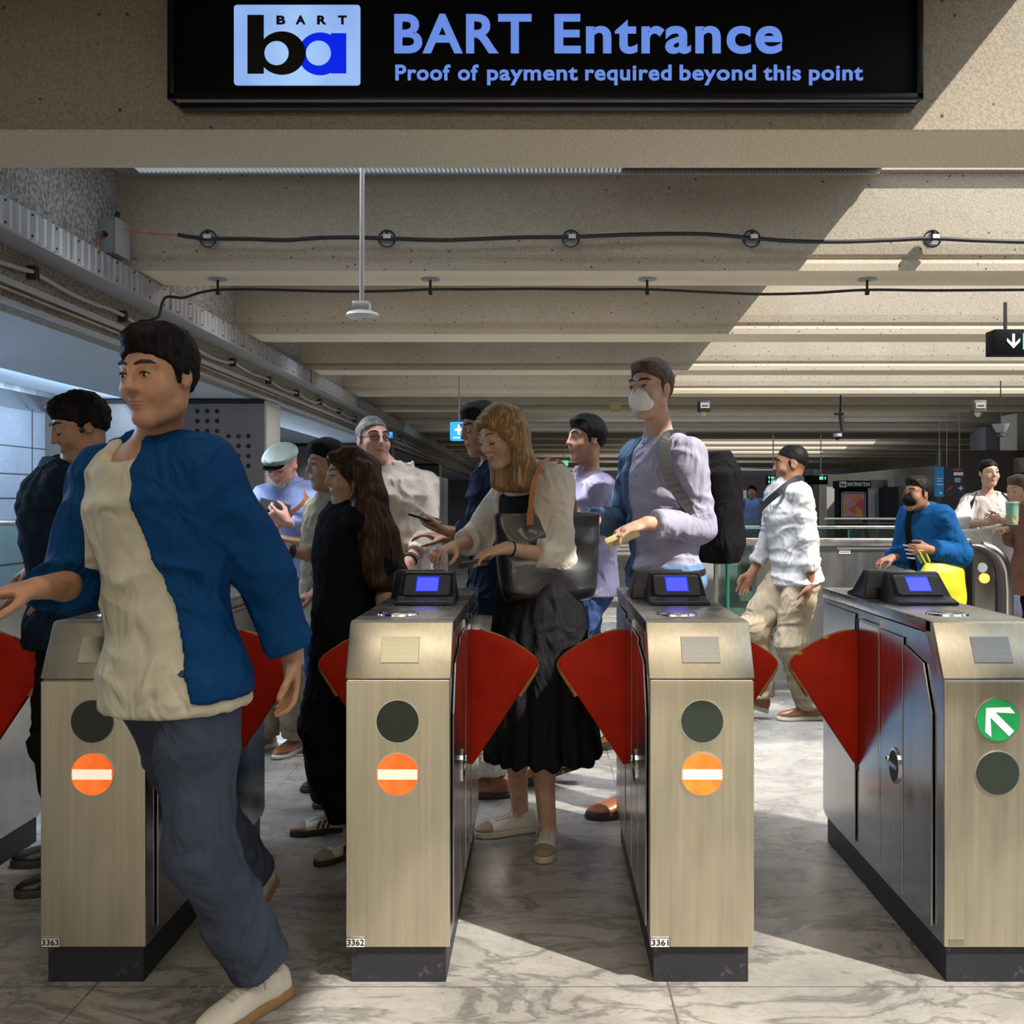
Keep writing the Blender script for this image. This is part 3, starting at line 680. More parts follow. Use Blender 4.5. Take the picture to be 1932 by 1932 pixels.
# grey cabinet
Y = 7.0
a = W(690, 1290, Y); b = W(815, 898, Y)
t = thing('ticket_cabinet', (a.x, Y, 0), 'tall grey metal cabinet behind the white-haired man', 'cabinet')
MB().box(a.x - .2, b.x, Y, Y + .6, 0, b.z).build('cabinet_body', mat('grey_blue_cabinet', (.25, .28, .29), .5), t, bevel=.006)
MB().box(b.x, b.x + .055, Y - .02, Y + .6, 0, b.z - .005).build('display_edge', M['steel2'], t)
m_ = MB(); rr = random.Random(3)
for i in range(26): z = .5 + i * .036; m_.box(b.x + .006, b.x + .006 + .042 * rr.random(), Y - .024, Y - .02, z, z + .016)
m_.build('edge_lettering', M['paper'], t)
MB().box(b.x - .012, b.x - .004, Y - .004, Y, b.z - .03, b.z - .02).build('green_led', M['green_e'], t)
MB().box(a.x - .2, b.x, Y - .008, Y, b.z - .05, b.z - .04).build('door_seam', M['conduit'], t)
# exit light far away
Y = 24; a = W(1057, 879, Y); b = W(1072, 869, Y)
t = thing('exit_light', (a.x, Y, a.z), 'tiny green light glowing far away behind the man in the pale lilac shirt', 'exit light')
MB().box(a.x, b.x, Y, Y + .05, a.z, b.z).build('lit_panel', M['green_e'], t); MB().cyl((a.x + .08, Y + .03, b.z), (a.x + .08, Y + .03, 3.28), .01, 6).build('hanger_rod', M['conduit'], t)
# phone kiosk-like dark post at white-haired man's right
Y = 6.4; a = W(733, 870, Y); b = W(741, 812, Y)
t = thing('info_post', (a.x, Y, 0), 'thin dark post with a blue display next to the white-haired man', 'post')
MB().box(a.x, b.x, Y, Y + .05, 0, b.z).build('post', M['blackmt'], t)
MB().box(a.x + .004, b.x - .002, Y - .004, Y, b.z - .05, b.z - .01).build('display', M['cyan'], t)

# ================================================================ RIGHT BACKGROUND
# steel-clad escalator enclosure
Y = 6.94
def X(px, Y=Y): return (px - VX) * Y / FPX
def Z(py, Y=Y): return CAMZ - (py - VY) * Y / FPX
t = thing('escalator_enclosure', (X(1600), Y, 0), 'dark brushed steel wall around the escalator with a pale coping', 'enclosure')
MB().box(X(1428), X(1828), Y, Y + .08, .02, 1.0).build('cladding', M['wallsteel'], t)
MB().box(X(1428), X(1828), Y - .006, Y, .0, .07).build('skirting', M['steel2'], t)
MB().box(X(1372), X(1828), Y - .03, Y + .1, Z(1030), Z(1016)).build('coping', M['rail'], t, bevel=.006)
MB().box(X(1579), X(1828), Y - .014, Y, Z(1036), Z(1032)).build('bright_strip', M['whitepaint'], t)
m_ = MB()
for c in range(6):
    for r in range(9):
        x = 1442 + c * 6.9; z = 1089 + r * 13.8; m_.box(X(x), X(x + 2), Y - .003, Y + .002, Z(z + 9.5), Z(z))
m_.build('vent_slots', M['black'], t)
MB().box(X(1583), X(1604), Y - .004, Y, Z(1045), Z(1037)).build('notice', M['paper'], t)
m_ = MB()
for i in range(5): m_.box(X(1585 + i * 3.6), X(1587.5 + i * 3.6), Y - .005, Y - .004, Z(1043), Z(1041.5))
m_.build('notice_lettering', M['black'], t)
MB().box(X(1424), X(1429), Y - .01, Y + .08, 0, 1.0).build('corner_trim', M['rail'], t)
Y = 6.86
t = thing('glass_screen', (X(1390), Y, 0), 'low glass screen with dark posts left of the escalator wall', 'glass screen')
MB().box(X(1371), X(1424), Y, Y + .012, .03, 1.0).build('glass_pane', M['glass'], t)
MB().box(X(1368), X(1372), Y - .006, Y + .02, .0, 1.0).build('green_edge', M['glassedge'], t)
MB().box(X(1344), X(1350), Y - .03, Y + .03, 0, 1.02).build('post', M['steel2'], t)
MB().box(X(1350), X(1368), Y + .02, Y + .03, .03, 1.0).build('glass_pane', M['glass'], t)
MB().box(X(1320), X(1366), Y - .04, Y + .06, Z(1030), Z(1017)).build('dark_rail_end', mat('navy_rail', (.02, .05, .14), .4), t, bevel=.005)
# glass balustrade around the stairwell, behind the enclosure
Y = 9.2
t = thing('glass_balustrade', (X(1600, Y), Y, 0), 'glass balustrade with a pale handrail behind the escalator wall', 'balustrade')
MB().box(X(1360, Y), X(1800, Y), Y, Y + .012, 0, Z(998, Y)).build('glass_pane', M['glass'], t)
MB().box(X(1350, Y), X(1805, Y), Y - .02, Y + .04, Z(998, Y), Z(992, Y)).build('handrail', M['rail'], t, bevel=.008)
for px in (1437, 1600, 1700): MB().box(X(px, Y), X(px + 1.5, Y), Y - .01, Y + .02, 0, Z(998, Y)).build('pane_joint', M['glassedge'], t)
Y = 9.9
t = thing('rear_balustrade', (X(1650, Y), Y, 0), 'second glass balustrade just beyond the first one', 'balustrade')
MB().box(X(1560, Y), X(1800, Y), Y, Y + .012, 0, Z(978, Y)).build('glass_pane', M['glass'], t)
MB().box(X(1555, Y), X(1805, Y), Y - .02, Y + .03, Z(981, Y), Z(977, Y)).build('handrail', M['rail'], t, bevel=.008)
# escalator newel
t = thing('escalator', (3.05, 6.9, 0), 'escalator end with a black handrail looping over a steel newel', 'escalator')
Y0 = 6.85
cx, cz = 1838, 1085
prof = [(X(1836, Y0), .0), (X(1836, Y0), Z(1034, Y0))] + [(X(1836 + 48 * math.sin(a), Y0), Z(1090 - 56 * math.cos(a), Y0)) for a in [i * math.pi / 2 / 10 for i in range(11)]] + [(X(1884, Y0), 0)]
MB().prism(prof, Y0, Y0 + .12, 'Y').build('newel_panel', M['mirrorsteel'], t)
hp = [Vector((X(1838 + 46 * math.sin(a), Y0), Y0 + .02, Z(1090 - 57 * math.cos(a), Y0))) for a in [i * math.pi / 2 / 12 for i in range(13)]] + [Vector((X(1886, Y0), Y0 + .02, z)) for z in (.7, .4, .1)]
hp = [hp[0] + Vector((-.02, 0, 0))] + hp
MB().tube(hp, .040, 12).build('handrail', M['rubber'], t, smooth=True)
MB().tube([p + Vector((.085, .06, -.005)) for p in hp[1:]], .045, 12).build('handrail_guide', M['mirrorsteel'], t, smooth=True)
MB().prism(circ(X(1853, Y0), Z(1071, Y0), .033, 28), Y0 - .008, Y0, 'Y').build('round_badge', M['greybox'], t)
MB().prism(circ(X(1857, Y0), Z(1091, Y0), .033, 28), Y0 - .010, Y0, 'Y').build('amber_lamp', M['amber'], t)
MB().box(X(1833, Y0), X(1838, Y0), Y0 - .015, Y0 + .1, 0, Z(1034, Y0)).build('edge_post', M['blackmt'], t)

# agent booth
Y = 13.0
t = thing('agent_booth', (X(1365, Y), Y, 0), 'glass station booth with a tan fascia behind the masked man', 'booth')
MB().box(X(1320, Y), X(1398, Y), Y, Y + .1, Z(908, Y), Z(893, Y)).build('fascia', M['tanwall'], t)
MB().box(X(1320, Y), X(1396, Y), Y + .04, Y + .05, .9, Z(908, Y)).build('window_glass', M['glass'], t)
MB().box(X(1320, Y), X(1396, Y), Y, Y + .12, 0, .93).build('counter_front', M['farwall'], t)
for px in (1370, 1394): MB().box(X(px, Y), X(px + 2.5, Y), Y - .01, Y + .05, 0, Z(893, Y)).build('mullion', M['rail'], t)
MB().box(X(1320, Y), X(1396, Y), Y + 1.2, Y + 1.25, 0, Z(900, Y)).build('back_panel', mat('teal_grey_panel', (.10, .13, .14), .6), t)
for (a, b, c, d, mm) in ((1373, 1390, 955, 964, 'paper'), (1374, 1392, 965, 976, 'bluest'), (1373, 1385, 982, 992, 'bluest'), (1362, 1387, 1006, 1013, 'paper'), (1367, 1377, 1001, 1006, 'yfoam')):
    MB().box(X(a, Y), X(b, Y), Y - .012, Y - .006, Z(d, Y), Z(c, Y)).build('notice', M[mm], t)
MB().cyl((X(1379, Y), Y, Z(893, Y)), (X(1379, Y), Y, Z(862, Y)), .008, 8).build('aerial', M['conduit'], t)  # hanger rod cut short to a stub above the fascia

# hanging direction board
Y = 20
t = thing('hanging_board', (X(1500, Y), Y, 1.7), 'black hanging board with green lit arrows behind the man in the white shirt', 'sign')
MB().box(X(1447, Y), X(1562, Y), Y, Y + .12, Z(914, Y), Z(897, Y)).build('board', M['signblack'], t)
for px in (1460, 1550): MB().cyl((X(px, Y), Y + .05, Z(897, Y)), (X(px, Y), Y + .05, 2.72), .012, 8).build('hanger_rod', M['conduit'], t)
def up_arrow(px, py, s, Y, par, m):
    x, z = X(px, Y), Z(py, Y); k = s * Y / FPX
    MB().prism([(x, z + k), (x - .8 * k, z), (x - .25 * k, z), (x - .25 * k, z - k), (x + .25 * k, z - k), (x + .25 * k, z), (x + .8 * k, z)], Y - .01, Y, 'Y').build('arrow', m, par)
up_arrow(1451, 901, 3, Y, t, M['green_e']); up_arrow(1451, 909, 3, Y, t, M['green_e']); up_arrow(1557, 902, 3, Y, t, M['green_e'])
m_ = MB()
for (a, b, c, d) in ((1455, 1460, 899, 904), (1464, 1478, 899.5, 903.5), (1455, 1463, 906.5, 912), (1467, 1484, 906.5, 912), (1546, 1553, 899, 905)): m_.box(X(a, Y), X(b, Y), Y - .01, Y, Z(d, Y), Z(c, Y))
m_.build('lit_block', M['green_e'], t)
# information kiosk
Y = 19
t = thing('information_kiosk', (X(1610, Y), Y, 0), 'black information kiosk with a framed colourful poster', 'kiosk')
MB().box(X(1583, Y), X(1637, Y), Y, Y + .3, 0, Z(918, Y)).build('kiosk_case', M['signblack'], t)
MB().box(X(1580, Y), X(1641, Y), Y - .06, Y + .3, Z(921, Y), Z(907, Y)).build('header', M['signblack'], t)
text('header_lettering', 'INFORMATION', X(1597, Y), X(1639, Y), Z(918, Y), Z(910, Y) - Z(918, Y), Y - .062, M['paper'], t, bold=.03, depth=.002)
hb = MB().box(X(1582, Y), X(1595, Y), Y - .066, Y - .06, Z(919.5, Y), Z(908.5, Y)).build('header_badge', M['paper'], t)
text('badge_lettering', 'ba', X(1584, Y), X(1593, Y), Z(917, Y), Z(911, Y) - Z(917, Y), Y - .068, M['black'], hb, bold=.03, depth=.002)
m_ = MB(); f = (X(1587, Y), X(1633, Y), Z(978, Y), Z(928, Y))
m_.box(f[0], f[1], Y - .02, Y, f[3] - .02, f[3]); m_.box(f[0], f[1], Y - .02, Y, f[2], f[2] + .02); m_.box(f[0], f[0] + .02, Y - .02, Y, f[2], f[3]); m_.box(f[1] - .02, f[1], Y - .02, Y, f[2], f[3])
m_.build('poster_frame', M['conduit'], t)
pm = mat('abstract_colour_poster', (.6, .3, .2), .5); vo = N(pm, 'ShaderNodeTexVoronoi'); vo.inputs['Scale'].default_value = 7; L(pm, coords(pm), vo.inputs['Vector'])
sp = N(pm, 'ShaderNodeSeparateColor'); L(pm, vo.outputs['Color'], sp.inputs[0])
setc(pm, ramp(pm, sp.outputs[0], [(.1, (.65, .12, .12)), (.3, (.75, .35, .08)), (.5, (.45, .55, .08)), (.65, (.7, .3, .35)), (.8, (.2, .25, .35)), (.95, (.75, .5, .2))]))
MB().box(f[0] + .03, f[1] - .03, Y - .012, Y - .004, f[2] + .03, f[3] - .03).build('poster', pm, t)
# hanging screens
Y = 14
t = thing('screen_banner', (X(1775, Y), Y, 1.6), 'narrow bright blue banner panel hung at the right', 'banner')
MB().box(X(1766, Y), X(1781, Y), Y, Y + .06, Z(937, Y), Z(881, Y)).build('panel', M['bluest'], t)
m_ = MB()
for (a, b, c, d) in ((1768, 1778, 902, 903.5), (1768, 1777, 907, 908.5), (1768, 1779, 913, 915), (1772, 1777, 928, 932)): m_.box(X(a, Y), X(b, Y), Y - .005, Y, Z(d, Y), Z(c, Y))
m_.build('lettering', M['paper'], t)
MB().cyl((X(1774, Y), Y + .03, Z(881, Y)), (X(1774, Y), Y + .03, 3.28), .005, 8).build('hanger_rod', M['conduit'], t)
t = thing('hanging_screen', (X(1800, Y), Y, 1.6), 'dark hanging advert screen with red and white words', 'screen')
MB().box(X(1782, Y), X(1819, Y), Y, Y + .08, Z(936, Y), Z(882, Y)).build('screen_case', mat('charcoal_screen', (.04, .045, .06), .3), t)
m_ = MB(); m_.box(X(1799, Y), X(1813, Y), Y - .005, Y, Z(888, Y), Z(884, Y)); m_.prism([(X(1786, Y), Z(925, Y)), (X(1797, Y), Z(915, Y)), (X(1793, Y), Z(923, Y)), (X(1785, Y), Z(928, Y))], Y - .005, Y, 'Y'); m_.build('red_graphic', mat('poster_red', (.5, .04, .03), .5), t)
m_ = MB(); m_.box(X(1799, Y), X(1817, Y), Y - .005, Y, Z(897, Y), Z(891, Y)); m_.box(X(1808, Y), X(1817, Y), Y - .005, Y, Z(922, Y), Z(920, Y)); m_.box(X(1811.5, Y), X(1813.5, Y), Y - .006, Y, Z(925, Y), Z(917, Y))
for i in range(3): m_.box(X(1801, Y), X(1812, Y), Y - .005, Y, Z(903.5 + i * 3, Y), Z(902 + i * 3, Y))
m_.build('white_graphic', M['paper'], t)
for px in (1788, 1812): MB().cyl((X(px, Y), Y + .03, Z(882, Y)), (X(px, Y), Y + .03, 3.28), .005, 8).build('hanger_rod', M['conduit'], t)

# right side walls and columns
def wallbox(name, x0, x1, y0, y1, z0, z1, m): return struct(MB().box(x0, x1, y0, y1, z0, z1).build(name, m))
wallbox('wall_east_panel', 6.2, 12.4, 15.6, 15.8, 0, 2.1, M['brownwall'])
prop(MB().box(8.55, 9.35, 19.4, 20.1, 0, 2.75).build('wall_pillar', M['farwall'], None, origin=(8.9, 19.7, 0)), 'grey pillar behind the woman in the white blouse', 'pillar')
prop(MB().box(7.6, 8.35, 16.1, 16.7, 0, 2.72).build('concrete_column', M['ltpillar'], None, origin=(8, 16.4, 0)), 'pale concrete column at the right edge of the hall', 'column')
Yw = 24
t = thing('shop_front', (X(1640, Yw), Yw, 0), 'grey glazed shop front beyond the information kiosk', 'shop front')
MB().box(X(1560, Yw), X(1800, Yw), Yw, Yw + .1, 0, 1.66).build('wall_panel', M['farwall'], t)
for px in (1660, 1720, 1770): MB().box(X(px, Yw), X(px + 34, Yw), Yw - .03, Yw, 0, Z(915, Yw)).build('dark_bay', mat('bay_dark', (.07, .075, .085), .4), t)
for px in (1652, 1712): MB().box(X(px, Yw), X(px + 4, Yw), Yw - .05, Yw, 0, 1.64).build('pale_mullion', M['panel'], t)
MB().box(X(1640, Yw), X(1650, Yw), Yw - .04, Yw, .9, Z(925, Yw)).build('side_notice', M['paper'], t)
t = thing('diagonal_beam', (9, 24, 2.2), 'grey diagonal girder with pale fittings descending at the far right', 'girder')
q0, q1 = W(1932, 872, 14), W(1560, 905, 30)
MB().tube([q0 + Vector((.6, 0, 0)), q1], [.16, .16], 4).build('girder', M['girder'], t)
for f in (.15, .3, .45, .6, .75): 
    p = q0.lerp(q1, f); MB().box(p.x - .16, p.x + .16, p.y - .2, p.y + .2, p.z - .28, p.z - .1).build('fitting', M['conduit'], t)
t = thing('far_sign_rail', (4.2, 27, 1.8), 'tan wall panel at the far end left of the kiosk', 'wall panel')
MB().box(X(1548, 27), X(1582, 27), 27, 27.1, 0, Z(895, 27)).build('panel', M['tanwall'], t)
t = thing('far_booth', (6, 28, 0), 'dark far booth with a small blue screen behind the man with a backpack', 'booth')
MB().box(X(1395, 28), X(1475, 28), 28, 28.2, 0, Z(903, 28)).build('booth_wall', M['brownwall'], t)
MB().box(X(1402, 28), X(1408, 28), 27.95, 28, 0, Z(925, 28)).build('pale_door', M['paper'], t)
MB().box(X(1441, 28), X(1446, 28), 27.95, 28, Z(936, 28), Z(926, 28)).build('blue_screen', M['screen'], t)
# ================================================================ PEOPLE: volumes turned into surfaces
def V3(*a): return np.array(a if len(a) > 1 else a[0], dtype=np.float32)
def nrm(v): v = np.asarray(v, np.float32); return v / max(1e-9, float(np.linalg.norm(v)))
def waves(P, f, seed=0):
    """cheap smooth noise in [-1,1] at points P (n,3)"""
    r = np.random.RandomState(seed); q = P * f; o = 0
    for i in range(3):
        A = r.normal(size=(3, 3)).astype(np.float32) * .7
        q = q + .55 * np.sin(q @ A + r.uniform(0, 6, 3).astype(np.float32))
    for i in range(3):
        d = nrm(r.normal(size=3)); o = o + np.sin(q @ d * (1 + .6 * i) + i)
    return o / 3
def folds(P, f, seed, amp, dirz=(.25, .25, 1)):
    a = waves(P * np.array(dirz, np.float32), f, seed)
    return amp * (1 - 2 * np.abs(a)) 
class Vol:
    def __init__(s, h): s.h = h; s.pr = []
    def add(s, fn, lo, hi, k=.02, op='u'): s.pr.append((fn, np.asarray(lo, np.float32), np.asarray(hi, np.float32), k, op)); return s
    # round cone from a (ra) to b (rb), optionally flattened along axis w by factor
    def cone(s, a, b, ra, rb, k=.02, op='u', clip=(), flat=None):
        a = V3(a); b = V3(b); ba = b - a; L2 = float(ba @ ba) + 1e-9; R = max(ra, rb)
        def fn(X, Y, Z):
            x = X - a[0]; y = Y - a[1]; z = Z - a[2]
            t = np.clip((x * ba[0] + y * ba[1] + z * ba[2]) / L2, 0, 1)
            dx = x - t * ba[0]; dy = y - t * ba[1]; dz = z - t * ba[2]
            if flat is not None:
                w, f = flat; c = dx * w[0] + dy * w[1] + dz * w[2]; g = (f - 1) * c
                dx = dx + g * w[0]; dy = dy + g * w[1]; dz = dz + g * w[2]
            d = np.sqrt(dx * dx + dy * dy + dz * dz) - (ra + (rb - ra) * t)
            for (p, n) in clip: d = np.maximum(d, (X - p[0]) * n[0] + (Y - p[1]) * n[1] + (Z - p[2]) * n[2])
            return d
        return s.add(fn, np.minimum(a, b) - R, np.maximum(a, b) + R, k, op)
    def ell(s, c, r, B=None, k=.02, op='u', clip=()):
        c = V3(c); r = V3(r); B = np.eye(3, dtype=np.float32) if B is None else B; R = float(max(r))
        def fn(X, Y, Z):
            x = X - c[0]; y = Y - c[1]; z = Z - c[2]
            u = (x * B[0, 0] + y * B[0, 1] + z * B[0, 2]) / r[0]; v = (x * B[1, 0] + y * B[1, 1] + z * B[1, 2]) / r[1]; w = (x * B[2, 0] + y * B[2, 1] + z * B[2, 2]) / r[2]
            k0 = np.sqrt(u * u + v * v + w * w); k1 = np.sqrt((u / r[0]) ** 2 + (v / r[1]) ** 2 + (w / r[2]) ** 2) + 1e-6
            d = k0 * (k0 - 1) / k1
            for (p, n) in clip: d = np.maximum(d, (X - p[0]) * n[0] + (Y - p[1]) * n[1] + (Z - p[2]) * n[2])
            return d
        return s.add(fn, c - R, c + R, k, op)
    # loft along a->b with tables of half widths along axis u and v, and offset along v
    def loft(s, a, b, u, v, T, RA, RB, OF=None, k=.03, op='u', clip=(), ex=2.0, grow=0, shell=None):
        a = V3(a); b = V3(b); ax = b - a; Ln = float(np.linalg.norm(ax)); ax = ax / Ln; u = nrm(u); v = nrm(v)
        RAa = np.array(RA) + grow; RBa = np.array(RB) + grow; OFa = np.array(OF if OF is not None else [0] * len(T)); R = float(max(RAa.max(), RBa.max())) + float(np.abs(OFa).max())
        def fn(X, Y, Z):
            x = X - a[0]; y = Y - a[1]; z = Z - a[2]
            t = (x * ax[0] + y * ax[1] + z * ax[2]) / Ln; tc = np.clip(t, 0, 1).ravel()
            ra = np.interp(tc, T, RAa).reshape(t.shape).astype(np.float32); rb = np.interp(tc, T, RBa).reshape(t.shape).astype(np.float32); of = np.interp(tc, T, OFa).reshape(t.shape).astype(np.float32)
            p = x * u[0] + y * u[1] + z * u[2]; q = x * v[0] + y * v[1] + z * v[2] - of
            m = (np.abs(p / ra) ** ex + np.abs(q / rb) ** ex) ** (1 / ex)
            d = (m - 1) * np.minimum(ra, rb)
            if shell: d = np.maximum(d, -(d + shell))
            e = (np.abs(t - .5) - .5) * Ln; d = np.maximum(d, e)
            for (p_, n) in clip: d = np.maximum(d, (X - p_[0]) * n[0] + (Y - p_[1]) * n[1] + (Z - p_[2]) * n[2])
            return d
        return s.add(fn, np.minimum(a, b) - R, np.maximum(a, b) + R, k, op)
    def wedge(s, planes, lo, hi, k=.006):
        """cut away the region inside all planes"""
        def fn(X, Y, Z):
            d = None
            for (p, n) in planes:
                e = (X - p[0]) * n[0] + (Y - p[1]) * n[1] + (Z - p[2]) * n[2] + 0 * (X + Y + Z); d = e if d is None else np.maximum(d, e)
            return d
        return s.add(fn, lo, hi, k, 'c')
    def mesh(s, name, noise_fn=None, smooth_it=0):
        h = s.h; us = [p for p in s.pr if p[4] == 'u']
        lo = np.min([p[1] for p in us], 0) - 3 * h - .012; hi = np.max([p[2] for p in us], 0) + 3 * h + .012
        n = np.ceil((hi - lo) / h).astype(int) + 1
        ax = [lo[i] + h * np.arange(n[i], dtype=np.float32) for i in range(3)]
        D = np.full(tuple(n), .5, np.float32)
        for fn, l, u_, k, op in s.pr:
            m = k + 2.5 * h
            i0 = np.maximum(np.floor((l - m - lo) / h).astype(int), 0); i1 = np.minimum(np.ceil((u_ + m - lo) / h).astype(int) + 1, n)
            if (i1 <= i0).any(): continue
            sl = tuple(slice(i0[i], i1[i]) for i in range(3))
            d = fn(ax[0][sl[0]][:, None, None], ax[1][sl[1]][None, :, None], ax[2][sl[2]][None, None, :]); A = D[sl]
            if op == 'u': hh = np.maximum(k - np.abs(A - d), 0) / k; D[sl] = np.minimum(A, d) - hh * hh * k * .25
            else: d = -d; hh = np.maximum(k - np.abs(A - d), 0) / k; D[sl] = np.maximum(A, d) + hh * hh * k * .25
        S = D < 0
        c = S[:-1, :-1, :-1].astype(np.int8)
        for dx in (0, 1):
            for dy in (0, 1):
                for dz in (0, 1):
                    if dx + dy + dz: c = c + S[dx:n[0] - 1 + dx, dy:n[1] - 1 + dy, dz:n[2] - 1 + dz]
        act = (c > 0) & (c < 8); I = np.argwhere(act); idx = np.full(act.shape, -1, np.int32); idx[act] = np.arange(len(I))
        off = np.array([(x, y, z) for x in (0, 1) for y in (0, 1) for z in (0, 1)])
        cv = np.stack([D[I[:, 0] + o[0], I[:, 1] + o[1], I[:, 2] + o[2]] for o in off], 1)
        acc = np.zeros((len(I), 3), np.float32); cnt = np.zeros(len(I), np.float32)
        for a in range(8):
            for b in range(a + 1, 8):
                if np.abs(off[a] - off[b]).sum() != 1: continue
                da, db = cv[:, a], cv[:, b]; mk = (da < 0) != (db < 0); t = np.where(mk, da / np.where(mk, da - db, 1), 0)
                acc += mk[:, None] * (off[a] + t[:, None] * (off[b] - off[a])); cnt += mk
        P = lo + h * (I + acc / cnt[:, None])
        F = []
        for axn in range(3):
            o1, o2 = [(1, 2), (2, 0), (0, 1)][axn]
            sa = [slice(0, n[i] - 1) if i == axn else slice(1, n[i] - 1) for i in range(3)]; sb = list(sa); sb[axn] = slice(1, n[axn])
            A = S[tuple(sa)]; Bq = S[tuple(sb)]; E = np.argwhere(A != Bq)
            if not len(E): continue
            base = E.copy(); 
            for i in range(3):
                if i != axn: base[:, i] += 1
            def cell(d1, d2):
                q = base.copy(); q[:, o1] -= d1; q[:, o2] -= d2; return idx[q[:, 0], q[:, 1], q[:, 2]]
            q = np.stack([cell(1, 1), cell(0, 1), cell(0, 0), cell(1, 0)], 1)
            ins = A[tuple(E.T)]; q[~ins] = q[~ins][:, ::-1]; F.append(q)
        F = np.concatenate(F); F = F[(F >= 0).all(1)]
        me = bpy.data.meshes.new(name); me.vertices.add(len(P)); me.loops.add(len(F) * 4); me.polygons.add(len(F))
        for it in range(1 + smooth_it):
            Q = np.zeros_like(P); cn = np.zeros(len(P), np.float32)
            for a in range(4):
                np.add.at(Q, F[:, a], P[F[:, (a + 1) % 4]]); np.add.at(cn, F[:, a], 1)
            P = P * .5 + .5 * Q / np.maximum(cn, 1)[:, None]
        if noise_fn is not None:
            me.vertices.foreach_set('co', P.ravel()); me.loops.foreach_set('vertex_index', F.ravel().astype(np.int32)); me.polygons.foreach_set('loop_start', np.arange(0, len(F) * 4, 4, dtype=np.int32)); me.update(calc_edges=True)
            nn = np.zeros(len(P) * 3, np.float32); me.vertices.foreach_get('normal', nn); P = P + nn.reshape(-1, 3) * noise_fn(P)[:, None]
        me.vertices.foreach_set('co', P.astype(np.float32).ravel()); me.loops.foreach_set('vertex_index', F.ravel().astype(np.int32)); me.polygons.foreach_set('loop_start', np.arange(0, len(F) * 4, 4, dtype=np.int32))
        me.update(calc_edges=True); me.validate(); return me
def vobj(name, vol, m, parent, noise_fn=None, smooth_it=0): return link_mesh(name, vol.mesh(name, noise_fn, smooth_it), m, parent, smooth=True)

# ---- materials for people
def skin(name, c):
    m = mat(name, c, .5, spec=.35); b = m.node_tree.nodes['Principled BSDF']; b.inputs['Subsurface Weight'].default_value = .12; b.inputs['Subsurface Radius'].default_value = (.012, .004, .002)
    n = noise(m, coords(m), 35, 4); setc(m, ramp(m, n, [(.3, tuple(x * .85 for x in c)), (.7, tuple(min(1, x * 1.12) for x in c))])); return m
def cloth(name, c, rough=.85, weave=400, fold=.0, c2=None):
    m = mat(name, c, rough, spec=.08); v = coords(m); n = noise(m, v, 9, 4)
    setc(m, ramp(m, n, [(.3, tuple(x * .86 for x in c)), (.7, tuple(min(1, x * 1.1) for x in (c2 or c)))])); 
    w1 = noise(m, coords(m, (1, 1, .6)), 8.5, 2, .45, 1.5); b1 = N(m, 'ShaderNodeBump'); b1.inputs['Strength'].default_value = .9; b1.inputs['Distance'].default_value = .035; L(m, w1, b1.inputs['Height'])
    b2 = N(m, 'ShaderNodeBump'); b2.inputs['Strength'].default_value = .2; b2.inputs['Distance'].default_value = .001; L(m, noise(m, v, weave, 2), b2.inputs['Height']); L(m, b1.outputs[0], b2.inputs['Normal']); L(m, b2.outputs[0], m.node_tree.nodes['Principled BSDF'].inputs['Normal']); return m
def hairm(name, c0, c1, rough=.42):
    m = mat(name, c0, rough, spec=.25 if c0[0] > .05 else .12); v = coords(m, (55, 55, 2)); n = noise(m, v, 2.0, 4, .65, .15)
    setc(m, ramp(m, n, [(.32, tuple(x * .5 for x in c0)), (.5, c0), (.72, c1)])); bump(m, n, .6, .002); return m
SK = {'light': skin('fair_skin', (.55, .33, .23)), 'tan': skin('tan_skin', (.44, .235, .145)), 'pink': skin('pinkish_skin', (.60, .33, .26)), 'brown': skin('brown_skin', (.27, .13, .075)), 'olive': skin('olive_skin', (.50, .30, .20))}
HR = {'black': hairm('black_hair', (.006, .005, .005), (.018, .015, .014), .55), 'brown': hairm('dark_brown_hair', (.035, .018, .009), (.13, .06, .025)), 'gold': hairm('golden_brown_hair', (.25, .14, .05), (.62, .39, .17), .38), 'grey': hairm('grey_hair', (.14, .14, .14), (.32, .31, .30)), 'mid': hairm('mid_brown_hair', (.08, .05, .03), (.18, .11, .06)), 'white': hairm('white_hair', (.5, .48, .45), (.65, .63, .6))}
M['brow'] = mat('brown_eyebrow', (.11, .06, .035), .7); M['lips'] = mat('lips', (.34, .12, .095), .5); M['eyewhite'] = mat('eye_white', (.6, .58, .55), .25); M['iris'] = mat('dark_iris', (.02, .012, .008), .2); M['lash'] = mat('dark_lash', (.02, .012, .01), .7)
M['whiteleather'] = mat('white_leather', (.62, .58, .50), .5); M['sole'] = mat('cream_sole', (.50, .45, .36), .7); M['gumsole'] = mat('gum_sole', (.30, .17, .07), .6)
M['brownleather'] = mat('tan_brown_leather', (.24, .085, .03), .35); M['darksole'] = mat('dark_sole', (.03, .025, .02), .7); M['blackleather'] = mat('black_shoe_leather', (.015, .014, .014), .35)
M['lace'] = mat('grey_lace', (.42, .40, .36), .8); M['suede'] = mat('taupe_suede', (.26, .20, .15), .9)
M['phone'] = mat('black_phone', (.01, .01, .012), .2)

